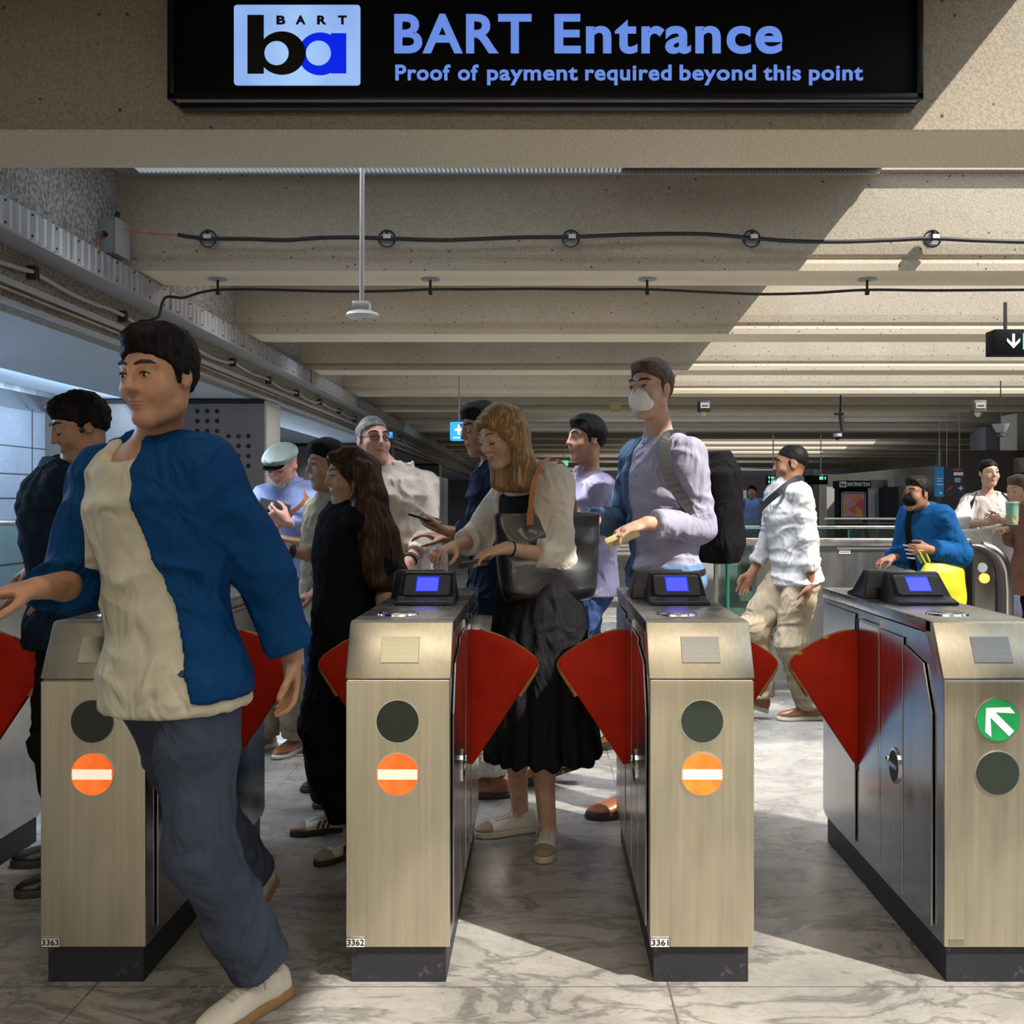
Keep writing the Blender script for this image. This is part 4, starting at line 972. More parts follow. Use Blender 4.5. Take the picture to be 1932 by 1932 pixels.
T_ = [0, .12, .3, .45, .65, .8, .92, 1]
TM = dict(a=[.125, .168, .152, .145, .165, .178, .155, .075], b=[.085, .112, .100, .098, .115, .116, .092, .055])
TF = dict(a=[.125, .172, .150, .124, .142, .152, .132, .062], b=[.085, .118, .100, .086, .112, .106, .082, .048])
def ik(a, c, l1, l2, hint):
    a = V3(a); c = V3(c); d = c - a; L_ = float(np.linalg.norm(d)); mx = (l1 + l2) * .998
    if L_ > mx: c = a + d / L_ * mx; L_ = mx; d = c - a
    u = d / L_; x = (l1 * l1 - l2 * l2 + L_ * L_) / (2 * L_); hh = math.sqrt(max(l1 * l1 - x * x, 0)); n = V3(hint) - u * float(u @ V3(hint)); return a + u * x + nrm(n) * hh, c
class Fig: pass
def person(name_label, pos, H, face, hands, feet, skinm='light', female=False, vox=.007, lean=0.0, side=0.0, hip=None, head_face=None, head_tilt=0.0, head_roll=0.0, head_at=None, knees=None, shw=1.0, slim=1.0, eyes='open', curl=.5, group='passengers passing through the gates', detail=True, twist=0.0, foothide=False):
    """hands: ((wrist, elbow hint, hand dir, palm normal) left, right); feet: ((ankle, toe dir, toe pitch) left, right)"""
    s = H / 1.75; g = Fig(); f = nrm((face[0], face[1], 0)); up = V3(0., 0., 1.); l = np.cross(up, f)
    g.root = thing('person', (pos[0], pos[1], 0), name_label, 'person', group); g.s, g.f, g.l, g.vox, g.female, g.H = s, f, l, vox, female, H
    hz = hip if hip is not None else .915 * s
    pel = V3(pos[0], pos[1], hz); spine = nrm(up + lean * f + side * l); g.pel = pel; g.spine = spine
    bf = nrm(f - spine * float(f @ spine)); bl = np.cross(spine, bf); g.bf, g.bl = bf, bl
    a = math.radians(twist); tf = bf * math.cos(a) + bl * math.sin(a); tl = np.cross(spine, tf); g.tf, g.tl = tf, tl
    g.crotch = pel - spine * .10 * s; g.neck = pel + spine * .555 * s
    sw = (.172 if not female else .150) * s * shw; g.shz = g.neck - spine * .072 * s
    g.sh = [g.shz + tl * sw, g.shz - tl * sw]
    hf = nrm((head_face[0], head_face[1], 0)) if head_face is not None else f
    hl = np.cross(up, hf); t = math.radians(head_tilt)   # positive looks down
    hf2 = hf * math.cos(t) - up * math.sin(t); hu = up * math.cos(t) + hf * math.sin(t)
    r = math.radians(head_roll); hu2 = hu * math.cos(r) + hl * math.sin(r); hl2 = np.cross(hu2, hf2)
    g.hB = np.stack([hl2, hf2, hu2]).astype(np.float32)  # rows: side, forward, up
    g.hs = s * .98 if not female else s * .97
    g.hc = V3(head_at) if head_at is not None else g.neck + spine * .165 * s + f * .03 * s + hf2 * (.02 * s)
    def hp(x, y, z): return g.hc + (x * g.hB[0] + y * g.hB[1] + z * g.hB[2]) * g.hs
    g.hp = hp; hs = g.hs; HB = g.hB
    # limbs
    ua, fa = .285 * s, .255 * s; g.el, g.wr = [], []
    for i in (0, 1):
        wr, hint = hands[i][0], hands[i][1]; e, w_ = ik(g.sh[i], wr, ua, fa, hint); g.el.append(e); g.wr.append(w_)
    th, sk_ = .43 * s, .415 * s; g.hipj = [pel + bl * .088 * s, pel - bl * .088 * s]; g.kn, g.an = [], []
    for i in (0, 1):
        an = V3(feet[i][0]); kh = knees[i] if knees else f; k_, a_ = ik(g.hipj[i], an, th, sk_, kh); g.kn.append(k_); g.an.append(a_)
    g.feet = feet
    B = Vol(vox); TT = TM if not female else TF; q = s * slim; g.TT = TT; g.q = q
    B.loft(g.crotch, g.neck, tl, tf, T_, [x * q for x in TT['a']], [x * q for x in TT['b']], k=.03)
    for i in (0, 1):
        B.cone(g.neck - spine * .025, g.sh[i], .034 * s, .044 * s, .05)
        B.cone(g.sh[i], g.el[i], .052 * q * (.86 if female else 1), .039 * q * (.88 if female else 1), .03); B.cone(g.el[i], g.wr[i], .040 * q * (.88 if female else 1), .026 * q * (.92 if female else 1), .02)
        mid = g.el[i] * .72 + g.wr[i] * .28; B.ell(mid, (.040 * q,) * 3, k=.03)
        B.cone(g.hipj[i], g.kn[i], .085 * q, .054 * q, .03); B.cone(g.kn[i], g.an[i], .050 * q, .034 * q, .03)
        cd = nrm(g.an[i] - g.kn[i]); bk = -f + cd * float(f @ cd); B.ell(g.kn[i] + cd * .13 * s + nrm(bk) * .018, (.046 * q, .046 * q, .09 * q), k=.05)
        td = nrm((feet[i][1][0], feet[i][1][1], 0)); pt = math.radians(feet[i][2] if len(feet[i]) > 2 else 0); td = td * math.cos(pt) - up * math.sin(pt)
        B.cone(g.an[i] - V3(0, 0, .03), g.an[i] + td * .085 * s - V3(0, 0, .050) * s, .027 * s, .020 * s, .02)
    # neck and head
    B.cone(g.neck - spine * .05, hp(0, -.018, -.05), .056 * s * (.86 if female else 1), .050 * s * (.86 if female else 1), .03)
    B.ell(hp(0, -.014, .030), V3(.074, .093, .085) * hs, HB, .02); B.ell(hp(0, .022, -.030), V3(.060, .066, .074) * hs, HB, .03)
    B.cone(hp(-.042, .0, -.068), hp(-.014, .06, -.095), .020 * hs, .017 * hs, .03); B.cone(hp(.042, .0, -.068), hp(.014, .06, -.095), .020 * hs, .017 * hs, .03); B.ell(hp(0, .064, -.097), V3(.020, .016, .015) * hs, HB, .02)
    for sg in (-1, 1):
        B.ell(hp(sg * .034, .089, .006), V3(.018, .013, .013) * hs, HB, .012, 'c'); B.ell(hp(sg * .032, .070, .007), V3(.0155, .0155, .013) * hs, HB, .006)
        B.cone(hp(sg * .012, .082, .030), hp(sg * .052, .066, .030), .009 * hs, .006 * hs, .014)
        B.ell(hp(sg * .040, .058, -.028), V3(.022, .018, .020) * hs, HB, .03)
        B.ell(hp(sg * .075, -.008, -.002), V3(.008, .020, .031) * hs, HB, .006); B.ell(hp(sg * .079, -.003, .004), V3(.005, .012, .020) * hs, HB, .005, 'c')
        B.ell(hp(sg * .012, .092, -.024), V3(.008, .010, .007) * hs, HB, .006)
    B.cone(hp(0, .086, .022), hp(0, .103, -.018), .0075 * hs, .0100 * hs, .012); B.ell(hp(0, .103, -.021), V3(.010, .010, .008) * hs, HB, .008)
    B.ell(hp(0, .082, -.052), V3(.022, .012, .006) * hs, HB, .008); B.ell(hp(0, .081, -.064), V3(.019, .012, .007) * hs, HB, .008)
    # hands
    g.hands = []; sd_ = int(abs(pos[0] * 100) + pos[1] * 37) % 97
    fk = .6 if female else 1.0
    g.fold = lambda P, amp: fk * folds(P, 16 / s, sd_, .0075) + fk * folds(P, 34, sd_ + 5, .0050, (.6, .6, 1)) + waves(P, 30, sd_ + 7) * .0012
    for i in (0, 1):
        w_ = g.wr[i]; d = nrm(hands[i][2]); n = V3(hands[i][3]); n = nrm(n - d * float(n @ d)); tt = np.cross(d, n) * (-1 if i == 0 else 1)
        cu = hands[i][4] if len(hands[i]) > 4 else curl; hsz = s * (.92 if female else 1)
        def hpnt(dd, t_, nn): return w_ + (d * dd + tt * t_ + n * nn) * hsz
        B.cone(w_, hpnt(.04, 0, 0), .024 * hsz, .026 * hsz, .02, flat=(n, 1.3))
        PB = np.stack([d, tt, n]).astype(np.float32); B.ell(hpnt(.052, 0, 0), V3(.048, .041, .016) * hsz, PB, .012)
        for (r0, L_, rr, sp) in ((.030, .072, .0088, .10), (.010, .080, .009, .03), (-.010, .074, .0086, -.04), (-.029, .058, .0078, -.12)):
            p = hpnt(.084, r0, 0); ang = cu * .55; dirn = d + tt * sp
            for seg, fr in enumerate((.45, .31, .24)):
                dd = nrm(nrm(dirn) * math.cos(ang) + n * math.sin(ang)); p2 = p + dd * L_ * fr * hsz; B.cone(p, p2, rr * hsz * (1 - .07 * seg), rr * hsz * (.93 - .08 * seg), .004); p = p2; ang += cu * .75
        p = hpnt(.022, .026, .006); p2 = p + nrm(d * .62 + tt * .62 + n * .45) * .042 * hsz; p3 = p2 + nrm(d * .85 + tt * .15 + n * .5) * .032 * hsz; p4 = p3 + nrm(d * .9 - tt * .1 + n * .45) * .026 * hsz
        B.cone(p, p2, .016 * hsz, .0115 * hsz, .012); B.cone(p2, p3, .0105 * hsz, .0098 * hsz, .004); B.cone(p3, p4, .0098 * hsz, .0085 * hsz, .004)
        g.hands.append((w_, d, n, tt, hsz))
    g.skin = SK[skinm]; g.body = vobj('body', B, g.skin, g.root)
    if detail: facebits(g, eyes)
    return g
def facebits(g, eyes):
    hp, hs = g.hp, g.hs; R = Matrix([list(map(float, r)) for r in g.hB.T])
    for sg in (-1, 1):
        if eyes == 'open':
            e = MB().ell(hp(sg * .032, .0745, .007), .0115 * hs, .0125 * hs, .0055 * hs, R, 14, 8).build('eye', M['eyewhite'], g.root, smooth=True)
            MB().ell(hp(sg * .032, .0845, .007), .005 * hs, .003 * hs, .005 * hs, R, 10, 6).build('iris', M['iris'], e, smooth=True)
            MB().tube([hp(sg * .018, .086, .010), hp(sg * .027, .0875, .0145), hp(sg * .037, .0855, .014), hp(sg * .046, .079, .009)], [.0012, .0018, .0018, .001], 6).build('eyelash', M['lash'], g.root, smooth=True)
        elif eyes == 'down':
            MB().tube([hp(sg * .018, .0845, .001), hp(sg * .027, .0872, -.003), hp(sg * .037, .0858, -.003), hp(sg * .046, .079, .001)], [.0012, .0022, .0022, .001], 6).build('eyelash', M['lash'], g.root, smooth=True)
        MB().tube([hp(sg * .011, .0905, .033), hp(sg * .028, .0865, .039), hp(sg * .045, .0765, .038), hp(sg * .055, .066, .031)], [v * hs * (.6 if g.female else 1) for v in (.003, .0042, .0036, .0015)], 6).build('eyebrow', M['brow'] if g.female else M['lash'], g.root, smooth=True)
    if eyes:
        MB().ell(hp(0, .0865, -.0535), .020 * hs, .0072 * hs, .0036 * hs, R, 16, 8).ell(hp(0, .0855, -.061), .017 * hs, .0078 * hs, .0048 * hs, R, 16, 8).build('lips', M['lips'], g.root, smooth=True)

# ---- clothing
def plane(p, n): return (V3(p), nrm(n))
def top(g, m, name='shirt', sleeve=1.0, hem=-.02, th=.014, loose=1.0, amp=.005, neckcut=.0, open_front=None, collar=False, seed=1, sleeve_r=1.0, tuck=False, vox=None, kind=None, collar_m=None, neck_scoop=None, keep=None):
    """sleeve: 0.5 = to the elbow, 1 = to the wrist, 0 = none; hem = height relative to the hip joint"""
    s, q = g.s, g.q; V = Vol(vox or g.vox); low = g.pel + g.spine * hem * s; base = g.crotch - g.spine * .12 * s
    Ln = float(np.linalg.norm(g.neck - base)); L0 = float(np.linalg.norm(g.neck - g.crotch)); sh = 1 - L0 / Ln
    T2 = [0] + [sh + t * (1 - sh) for t in T_]; ra = [g.TT['a'][1] * q] + [x * q for x in g.TT['a']]; rb = [g.TT['b'][1] * q] + [x * q for x in g.TT['b']]; ra[1] = ra[2]; rb[1] = rb[2]
    ra[0] += .030; ra[1] += .026; ra[2] += .016; rb[0] += .018; rb[1] += .014; rb[2] += .008
    if loose > 1:
        ra = [x * (loose if t < .75 else 1 + (loose - 1) * .4) for x, t in zip(ra, T2)]; rb = [x * (loose if t < .75 else 1 + (loose - 1) * .4) for x, t in zip(rb, T2)]
        mxa = max(ra[5], ra[6]); ra = [max(x, mxa * .90) if t < .8 else x for x, t in zip(ra, T2)]; rb = [max(x, max(rb) * .86) if t < .8 else x for x, t in zip(rb, T2)]
    cl = [plane(low, -g.spine)]
    if neckcut: cl.append(plane(g.neck - g.spine * neckcut * s, g.spine))
    V.loft(base, g.neck + g.spine * .0, g.tl, g.tf, T2, ra, rb, k=.02, clip=cl, grow=th)
    for i in (0, 1):
        V.cone(g.neck - g.spine * .03, g.sh[i], .034 * s + th * .7, .043 * s + th * .8, .05, clip=cl[1:])
        e, w_ = g.el[i], g.wr[i]; fr = (.86 if g.female else 1) * q
        if sleeve > 0:
            if sleeve <= .5:
                t = sleeve / .5; end = g.sh[i] * (1 - t) + e * t; dn = nrm(e - g.sh[i]); V.cone(g.sh[i], end + dn * .05, .050 * fr + th * .8, (.046 * fr + th * 1.2) * sleeve_r, .025, clip=[plane(end, dn)])
            else:
                t = (sleeve - .5) / .5; dn = nrm(w_ - e); end = e + (w_ - e) * t
                V.cone(g.sh[i], e, .050 * fr + th * .8, (.040 * fr + th * .8) * sleeve_r, .025); V.cone(e, end + dn * .05, (.040 * fr + th * .8) * sleeve_r, (.030 * fr + th * .7) * sleeve_r, .02, clip=[plane(end, dn)])
                V.loft(end - dn * .035, end, np.cross(dn, (0.01, .02, 1)), np.cross(dn, np.cross(dn, (0.01, .02, 1))), [0, 1], [(.031 * fr + th * .8) * sleeve_r] * 2, [(.031 * fr + th * .8) * sleeve_r] * 2, k=.006)
    if neck_scoop:
        V.ell(g.neck + g.tf * (.06 * s) - g.spine * (.0 * s), V3(neck_scoop[0], .09, neck_scoop[1]) * s, np.stack([g.tl, g.tf, g.spine]).astype(np.float32), .006, 'c')
    if open_front:
        wtop, wbot, off = open_front   # half widths of the opening at the neck and at the hem, sideways offset
        pt = g.neck + g.tl * off * s; pb = low + g.tl * off * s; pl = []
        for sg in (-1, 1):
            a = pt + g.tl * sg * wtop * s; b = pb + g.tl * sg * wbot * s; ed = nrm(b - a); nn = nrm(np.cross(ed, g.tf)) ; nn = nn * (1 if float(nn @ (g.tl * sg)) > 0 else -1); pl.append((a, nn))
        pl.append((g.neck + g.tf * .015, -g.tf)); c = (g.neck + low) / 2
        V.wedge(pl, c - .55, c + .55)
    if keep is not None: V.wedge([(g.neck + g.tl * keep, -g.tl)], g.neck - .9, g.neck + .4)
    fn = lambda P: g.fold(P, amp)
    o = vobj(name, V, m, g.root, fn)
    if kind: o['label'] = kind
    if collar:
        C = Vol(min(g.vox, .006)); nb = g.neck - g.spine * .03 * s + g.tf * .008; nt = g.neck + g.spine * .035 * s - g.tf * .0
        r0 = .068 * s * (.88 if g.female else 1)
        C.loft(nb, nt, g.tl, g.tf, [0, .6, 1], [r0 + .014, r0 + .002, r0 - .002], [r0 + .014, r0 + .002, r0 - .004], k=.004, shell=.010)
        # open notch at the throat
        C.wedge([(nb + g.tl * .028 + g.spine * .06, nrm(g.tl - g.spine * .55)), (nb - g.tl * .028 + g.spine * .06, nrm(-g.tl - g.spine * .55)), (nb, -g.tf)], nb - .15, nb + .2)
        # fold-down wings
        for sg in (-1, 1):
            a = nb + g.tl * sg * (r0 * .55) + g.tf * (r0 * .85) + g.spine * .018; b = nb + g.tl * sg * .055 + g.tf * (r0 * 1.25) - g.spine * .035
            C.cone(a, b, .012, .007, .01, flat=(g.tf, 1.4))
        vobj('collar', C, collar_m or m, o if o.name in BASE else g.root)
    return o
def trousers(g, m, th=.016, wide=1.0, waist=.05, cuff=.02, amp=.005, seed=3, name='trousers', short=None, bend=True):
    s, q = g.s, g.q; V = Vol(g.vox); cl = [plane(g.pel + g.spine * waist * s, g.spine)]
    V.loft(g.crotch - g.spine * .02 * s, g.neck, g.bl, g.bf, [0] + [t * .97 + .03 for t in T_], [.11 * q] + [x * q for x in g.TT['a']], [.08 * q] + [x * q for x in g.TT['b']], k=.03, clip=cl, grow=th * .75)
    for i in (0, 1):
        dn = nrm(g.an[i] - g.kn[i]); end = g.an[i] + dn * (.02 - cuff) * s
        if short is not None: end = g.kn[i] + (g.an[i] - g.kn[i]) * short
        V.cone(g.hipj[i], g.kn[i], .088 * q + th * .8, (.058 * q + th) * wide, .03); V.cone(g.kn[i], end + dn * .05, (.056 * q + th) * wide, (.050 * q + th) * wide, .03, clip=[plane(end, dn)])
    return vobj(name, V, m, g.root, lambda P: g.fold(P, amp))
def shoe(g, i, m, solem=None, name='shoe', toe_m=None, laces=None, stripes=None, high=0, vox=None, sole_h=.026, pointy=0):
    s = g.s; an = g.an[i]; ft = g.feet[i]; td = nrm((ft[1][0], ft[1][1], 0)); pt = math.radians(ft[2] if len(ft) > 2 else 0); up = V3(0., 0., 1.)
    d = td * math.cos(pt) - up * math.sin(pt); u = up * math.cos(pt) + td * math.sin(pt); w_ = np.cross(d, u)
    L_ = .285 * s * (.93 if g.female else 1); heel = an - d * .075 * s - u * .082 * s
    if pt == 0: heel[2] = 0
    if not pt == 0:
        low = min(heel[2], (heel + d * L_)[2]); 
        if low < .002: heel = heel + up * (.002 - low)
    k = s * (.93 if g.female else 1)
    def fp(a, b, c): return heel + d * a * L_ + w_ * b * k + u * c * k
    TS = [0, .06, .2, .45, .65, .8, .93, 1]; wd = [.022, .031, .034, .036, .046, .047, .034, .012 if not pointy else .006]
    U = Vol(vox or max(.004, g.vox * .8))
    U.loft(fp(0, 0, .028), fp(1, 0, .028), w_, u, TS, [x * k for x in wd], [x * k for x in (.045, .062, .068, .056, .040, .029, .020, .008)], k=.01, clip=[plane(fp(0, 0, sole_h), -u)])
    U.cone(fp(.22, 0, .05), fp(.24, 0, .085 + high), .035 * k, .036 * k, .02, clip=[plane(fp(.22, 0, .088 + high), nrm(u - d * .15))])
    U.cone(fp(.30, 0, .08), fp(.36, 0, .108 + high), .022 * k, .018 * k, .01, flat=(d, 1.8)); U.ell(fp(.22, 0, .118 + high), V3(.026, .026, .034) * k, None, .004, 'c')
    o = vobj(name, U, m, g.root)
    S_ = Vol(vox or max(.004, g.vox * .8)); S_.loft(fp(-.015, 0, 0), fp(1.015, 0, 0), w_, u, TS, [(x + .0045) * k for x in wd], [.05] * 8, k=.004, ex=2.0, clip=[plane(fp(0, 0, sole_h + .002), u), plane(fp(0, 0, 0), -u)])
    vobj('sole', S_, solem or M['sole'], o)
    if toe_m:
        tcp = Vol(vox or .004); tcp.loft(fp(0, 0, .028), fp(1.004, 0, .028), w_, u, TS, [(x + .002) * k for x in wd], [(x + .002) * k for x in (.045, .062, .068, .056, .040, .029, .020, .008)], k=.01, clip=[plane(fp(0, 0, sole_h + .001), -u), plane(fp(.76, 0, 0), -d)])
        vobj('toe_cap', tcp, toe_m, o)
    if laces:
        mb = MB()
        RB = (.045, .062, .068, .056, .040, .029, .020, .008)
        def sf(a_, b_):
            ra = float(np.interp(a_, TS, wd)); rb = float(np.interp(a_, TS, RB)); return fp(a_, b_, .0285 + rb * math.sqrt(max(.05, 1 - (b_ / (ra + .004)) ** 2)))
        for j in range(6):
            a = .40 + j * .052; q = .021 - j * .0008
            for z_ in (1, -1): mb.tube([sf(a, -q * z_), sf(a + .008, -q * z_ * .5), sf(a + .014, 0) + u * .001, sf(a + .020, q * z_ * .5), sf(a + .028, q * z_)], .0026, 6)
        t0 = sf(.39, 0) + u * .004
        mb.tube([t0, t0 + w_ * .02 + u * .008, t0 + w_ * .036 - u * .004, t0 + w_ * .04 - u * .03], .0024, 6); mb.tube([t0, t0 - w_ * .02 + u * .008, t0 - w_ * .036 - u * .002, t0 - w_ * .042 - u * .026], .0024, 6)
        mb.build('laces', laces, o, smooth=True)
    if stripes:
        for sg in (-1, 1):
            for j in range(3):
                a = .36 + j * .085; mb = MB(); mb.tube([fp(a + .05, sg * (.037 + j * .003), .032), fp(a + .02, sg * (.037 + j * .001), .05), fp(a - .01, sg * (.028 - j * .001), .070 - j * .005)], .005, 6); mb.build('side_stripe', stripes, o, smooth=True)
    return o
def short_hair(g, m, vol=.010, name='hair', line=(.082, .068, -.092, -.058), amp=.003, spiky=0, seed=2, side=0):
    V = Vol(min(g.vox, .006)); hs = g.hs; y0, z0, y1, z1 = line
    n = nrm(-(g.hB[2] * (y0 - y1) - g.hB[1] * (z0 - z1)))
    V.ell(g.hp(0, -.015, .034), V3(.0765 + vol * .35, .095 + vol * .35, .087 + vol) * hs, g.hB, .02, clip=[(g.hp(0, y0, z0), n)])
    if vol > .008: V.ell(g.hp(side * .02, .045, .085 + vol), V3(.05, .04, .018 + vol * .6) * hs, g.hB, .03, clip=[(g.hp(0, y0, z0), n)])
    for sg in (-1, 1): V.cone(g.hp(sg * .071, .015, .02), g.hp(sg * .071, .012, -.012), .010 * hs, .005 * hs, .01)
    fn = lambda P: waves(P, 60, seed) * amp + np.abs(waves(P, 110, seed + 3)) * spiky
    return vobj(name, V, m, g.root, fn)
def box_item(name, label, cat, c, d, n, t_, size, m, bev=.003, parts=None):
    """a flat held item: long axis d, normal n"""
    c = V3(c); d = nrm(d); n = nrm(V3(n) - d * float(V3(n) @ d)); w_ = np.cross(d, n); mb = MB(); a, b, h_ = size; vs_ = []
    for k in (-1, 1):
        for (i, j) in ((-1, -1), (1, -1), (1, 1), (-1, 1)): vs_.append(c + d * a / 2 * i + w_ * b / 2 * j + n * h_ / 2 * k)
    mb.add(vs_, [(0, 1, 2, 3), (7, 6, 5, 4), (0, 1, 5, 4), (1, 2, 6, 5), (2, 3, 7, 6), (3, 0, 4, 7)]); o = mb.build(name, m, None, origin=tuple(map(float, c)), bevel=bev)
    prop(o, label, cat); return o
def strap(g, pts, w_, m, name='strap', parent=None, th=.004):
    """a flat band following points lying on the torso"""
    mb = MB(); pts = [V3(p) for p in pts]; vs_ = []; c = (g.pel + g.neck) / 2
    Q = [pts[0]] + pts + [pts[-1]]; o2 = []
    for i in range(1, len(Q) - 2):
        for k in range(5):
            t = k / 5; a, b, c_, d = Q[i - 1:i + 3]; o2.append(.5 * ((2 * b) + (c_ - a) * t + (2 * a - 5 * b + 4 * c_ - d) * t * t + (3 * b - a - 3 * c_ + d) * t ** 3))
    pts = o2 + [Q[-2]]
    for i, p in enumerate(pts):
        t = nrm(pts[min(i + 1, len(pts) - 1)] - pts[max(i - 1, 0)]); ax = g.pel + g.spine * float((p - g.pel) @ g.spine); o_ = nrm(p - ax + 1e-5); sd = nrm(np.cross(t, o_))
        for (a, b) in ((-1, 0), (1, 0), (1, 1), (-1, 1)): vs_.append(p + sd * w_ / 2 * a + o_ * th * b)
    fs = []
    for i in range(len(pts) - 1):
        for k in range(4): fs.append((i * 4 + k, i * 4 + (k + 1) % 4, (i + 1) * 4 + (k + 1) % 4, (i + 1) * 4 + k))
    fs += [(0, 1, 2, 3), tuple(4 * (len(pts) - 1) + k for k in (3, 2, 1, 0))]
    return mb.add(vs_, fs).build(name, m, parent or g.root, smooth=False)
def torso_pt(g, t, ang, grow=.02):
    """point on the torso surface; t along crotch->neck, ang in degrees (0 front, 90 left side)"""
    a = math.radians(ang); ra = (np.interp(t, T_, g.TT['a']) * g.q) + grow; rb = np.interp(t, T_, g.TT['b']) * g.q + grow
    return g.crotch + (g.neck - g.crotch) * t + g.tl * ra * math.sin(a) + g.tf * rb * math.cos(a)
def v(px, py, Y): return np.array(W(px, py, Y), np.float32)
# ================================================================ PEOPLE
C = {}
C['navyjacket'] = cloth('deep_blue_jacket', (.004, .046, .155), .7); C['cream'] = cloth('cream_tee', (.56, .53, .42)); C['slate'] = cloth('slate_grey_denim', (.055, .07, .105)); C['black'] = cloth('black_cloth', (.008, .008, .009)); C['softblack'] = cloth('black_linen', (.012, .012, .014), .75)
C['cardigan'] = cloth('oatmeal_knit', (.66, .60, .52), .9, 250); C['vest'] = cloth('dark_navy_vest', (.010, .018, .035)); C['blueshirt'] = cloth('mid_blue_shirt', (.07, .16, .28)); C['bluecheck'] = cloth('pale_blue_shirt', (.24, .31, .58))
C['khaki'] = cloth('khaki_cotton', (.36, .29, .20)); C['white'] = cloth('white_shirt_cotton', (.52, .52, .52)); C['peach'] = cloth('ivory_shirt', (.66, .58, .50)); C['lilac'] = cloth('lilac_grey_shirt', (.36, .35, .46)); C['denim'] = cloth('light_denim', (.13, .24, .40)); C['navytr'] = cloth('navy_trousers', (.035, .06, .15))
C['navy'] = cloth('navy_blazer', (.012, .02, .045)); C['offwhite'] = cloth('off_white_trousers', (.58, .55, .48)); C['pinkblue'] = cloth('pale_lilac_shirt', (.42, .38, .54)); C['bluevest'] = cloth('slate_blue_gilet', (.08, .14, .24)); C['capgrey'] = cloth('grey_green_wool', (.26, .31, .31)); C['royal'] = cloth('royal_blue_jacket', (.008, .075, .22))
C['skyshirt'] = cloth('sky_blue_shirt', (.17, .28, .52)); C['yellow'] = mat('yellow_bag', (.50, .47, .01), .5); C['brownjk'] = cloth('rust_brown_coat', (.20, .10, .07)); C['blouse'] = cloth('white_blouse_cotton', (.55, .49, .47)); C['lightskirt'] = cloth('pale_blue_skirt', (.42, .44, .56)); C['palepink'] = cloth('pale_pink_tee', (.58, .40, .44))
C['mask'] = cloth('white_mask_cloth', (.78, .78, .77)); C['olive'] = cloth('olive_cream_top', (.34, .31, .22)); C['indigo'] = cloth('indigo_denim', (.03, .06, .14))
M['strap'] = mat('black_strap', (.012, .012, .013), .6); M['tanleather'] = mat('tan_strap_leather', (.42, .16, .05), .5)

# 1 ---- striding man in the foreground
g = person('person striding out past the left gate in a blue jacket, cream tee and white sneakers', (-.93, 2.52), 1.76, (-.50, -.87),
    [((-.645, 2.60, .90), (.55, .6, -.2), (.05, -.1, -1), (-.8, -.5, 0), .6), ((-1.17, 2.34, 1.10), (-.4, .9, -.8), (-.8, -.5, -.1), (.2, .1, -1), .5)],
    [((-.715, 2.60, .085), (-.52, -.85), 0), ((-.86, 3.02, .14), (-.35, -.93), 28)], 'tan', vox=.0055, lean=.07, side=-.05, hip=.885, head_tilt=8, head_face=(-.35, -.93), head_at=v(300, 712, 2.40), shw=1.04, eyes='open', slim=1.0)
short_hair(g, HR['black'], vol=.014, amp=.003, spiky=.004)
top(g, C['cream'], 'tee_shirt', sleeve=.4, hem=-.09, th=.020, loose=1.0, amp=.007, seed=11, neck_scoop=(.085, .055))
top(g, C['navyjacket'], 'jacket', sleeve=.93, hem=-.06, th=.034, loose=1.0, amp=.010, seed=12, open_front=(.10, .21, -.035), sleeve_r=1.04)
trousers(g, C['slate'], th=.02, wide=1.06, amp=.009, cuff=.055, waist=0)
shoe(g, 0, M['whiteleather'], M['gumsole'], 'sneaker', laces=M['lace'], vox=.004); shoe(g, 1, M['whiteleather'], M['gumsole'], 'sneaker', laces=M['lace'])

# 2 ---- man tapping the far-left gate
g = person('person with short black hair in a dark vest tapping the far-left gate', (-1.64, 3.5), 1.69, (-.85, -.45),
    [((-1.62, 3.22, 1.02), (.2, .3, -1), (-.9, .2, -.4), (.0, 0, -1), .4), ((-1.83, 3.66, 1.065), (-.2, .5, -1), (-.75, .05, -.45), (-.3, 0, -1), 1.0)],
    [((-1.56, 3.42, .08), (-.8, -.5), 0), ((-1.70, 3.66, .08), (-.9, -.3), 0)], 'tan', vox=.0065, lean=.05, head_tilt=20, head_face=(-.80, -.60), eyes='down', head_at=v(152, 806, 3.42))
short_hair(g, HR['black'], vol=.010, amp=.003, spiky=.006, line=(.085, .062, -.092, -.05))
top(g, C['blueshirt'], 'shirt', sleeve=.42, hem=-.06, th=.014, seed=21, collar=True)
top(g, C['vest'], 'vest', sleeve=0, hem=-.07, th=.030, seed=22)
trousers(g, C['black']); shoe(g, 0, M['blackleather'], M['darksole']); shoe(g, 1, M['blackleather'], M['darksole'])
e = MB(); hp = g.hp; e.tube([hp(.083, .02, .012), hp(.088, .0, .02), hp(.086, -.02, .01), hp(.084, -.024, -.01)], .0035, 6); e.ell(hp(.086, .018, -.008), .008, .008, .013); e.build('earphone', M['phone'], g.root, smooth=True)
box_item('transit_card', 'dark transit card pressed on the far-left gate by a hand', 'card', (-1.955, 3.68, .985), (1, .1, 0), (0, 0, 1), 0, (.085, .054, .003), M['phone'], .001)

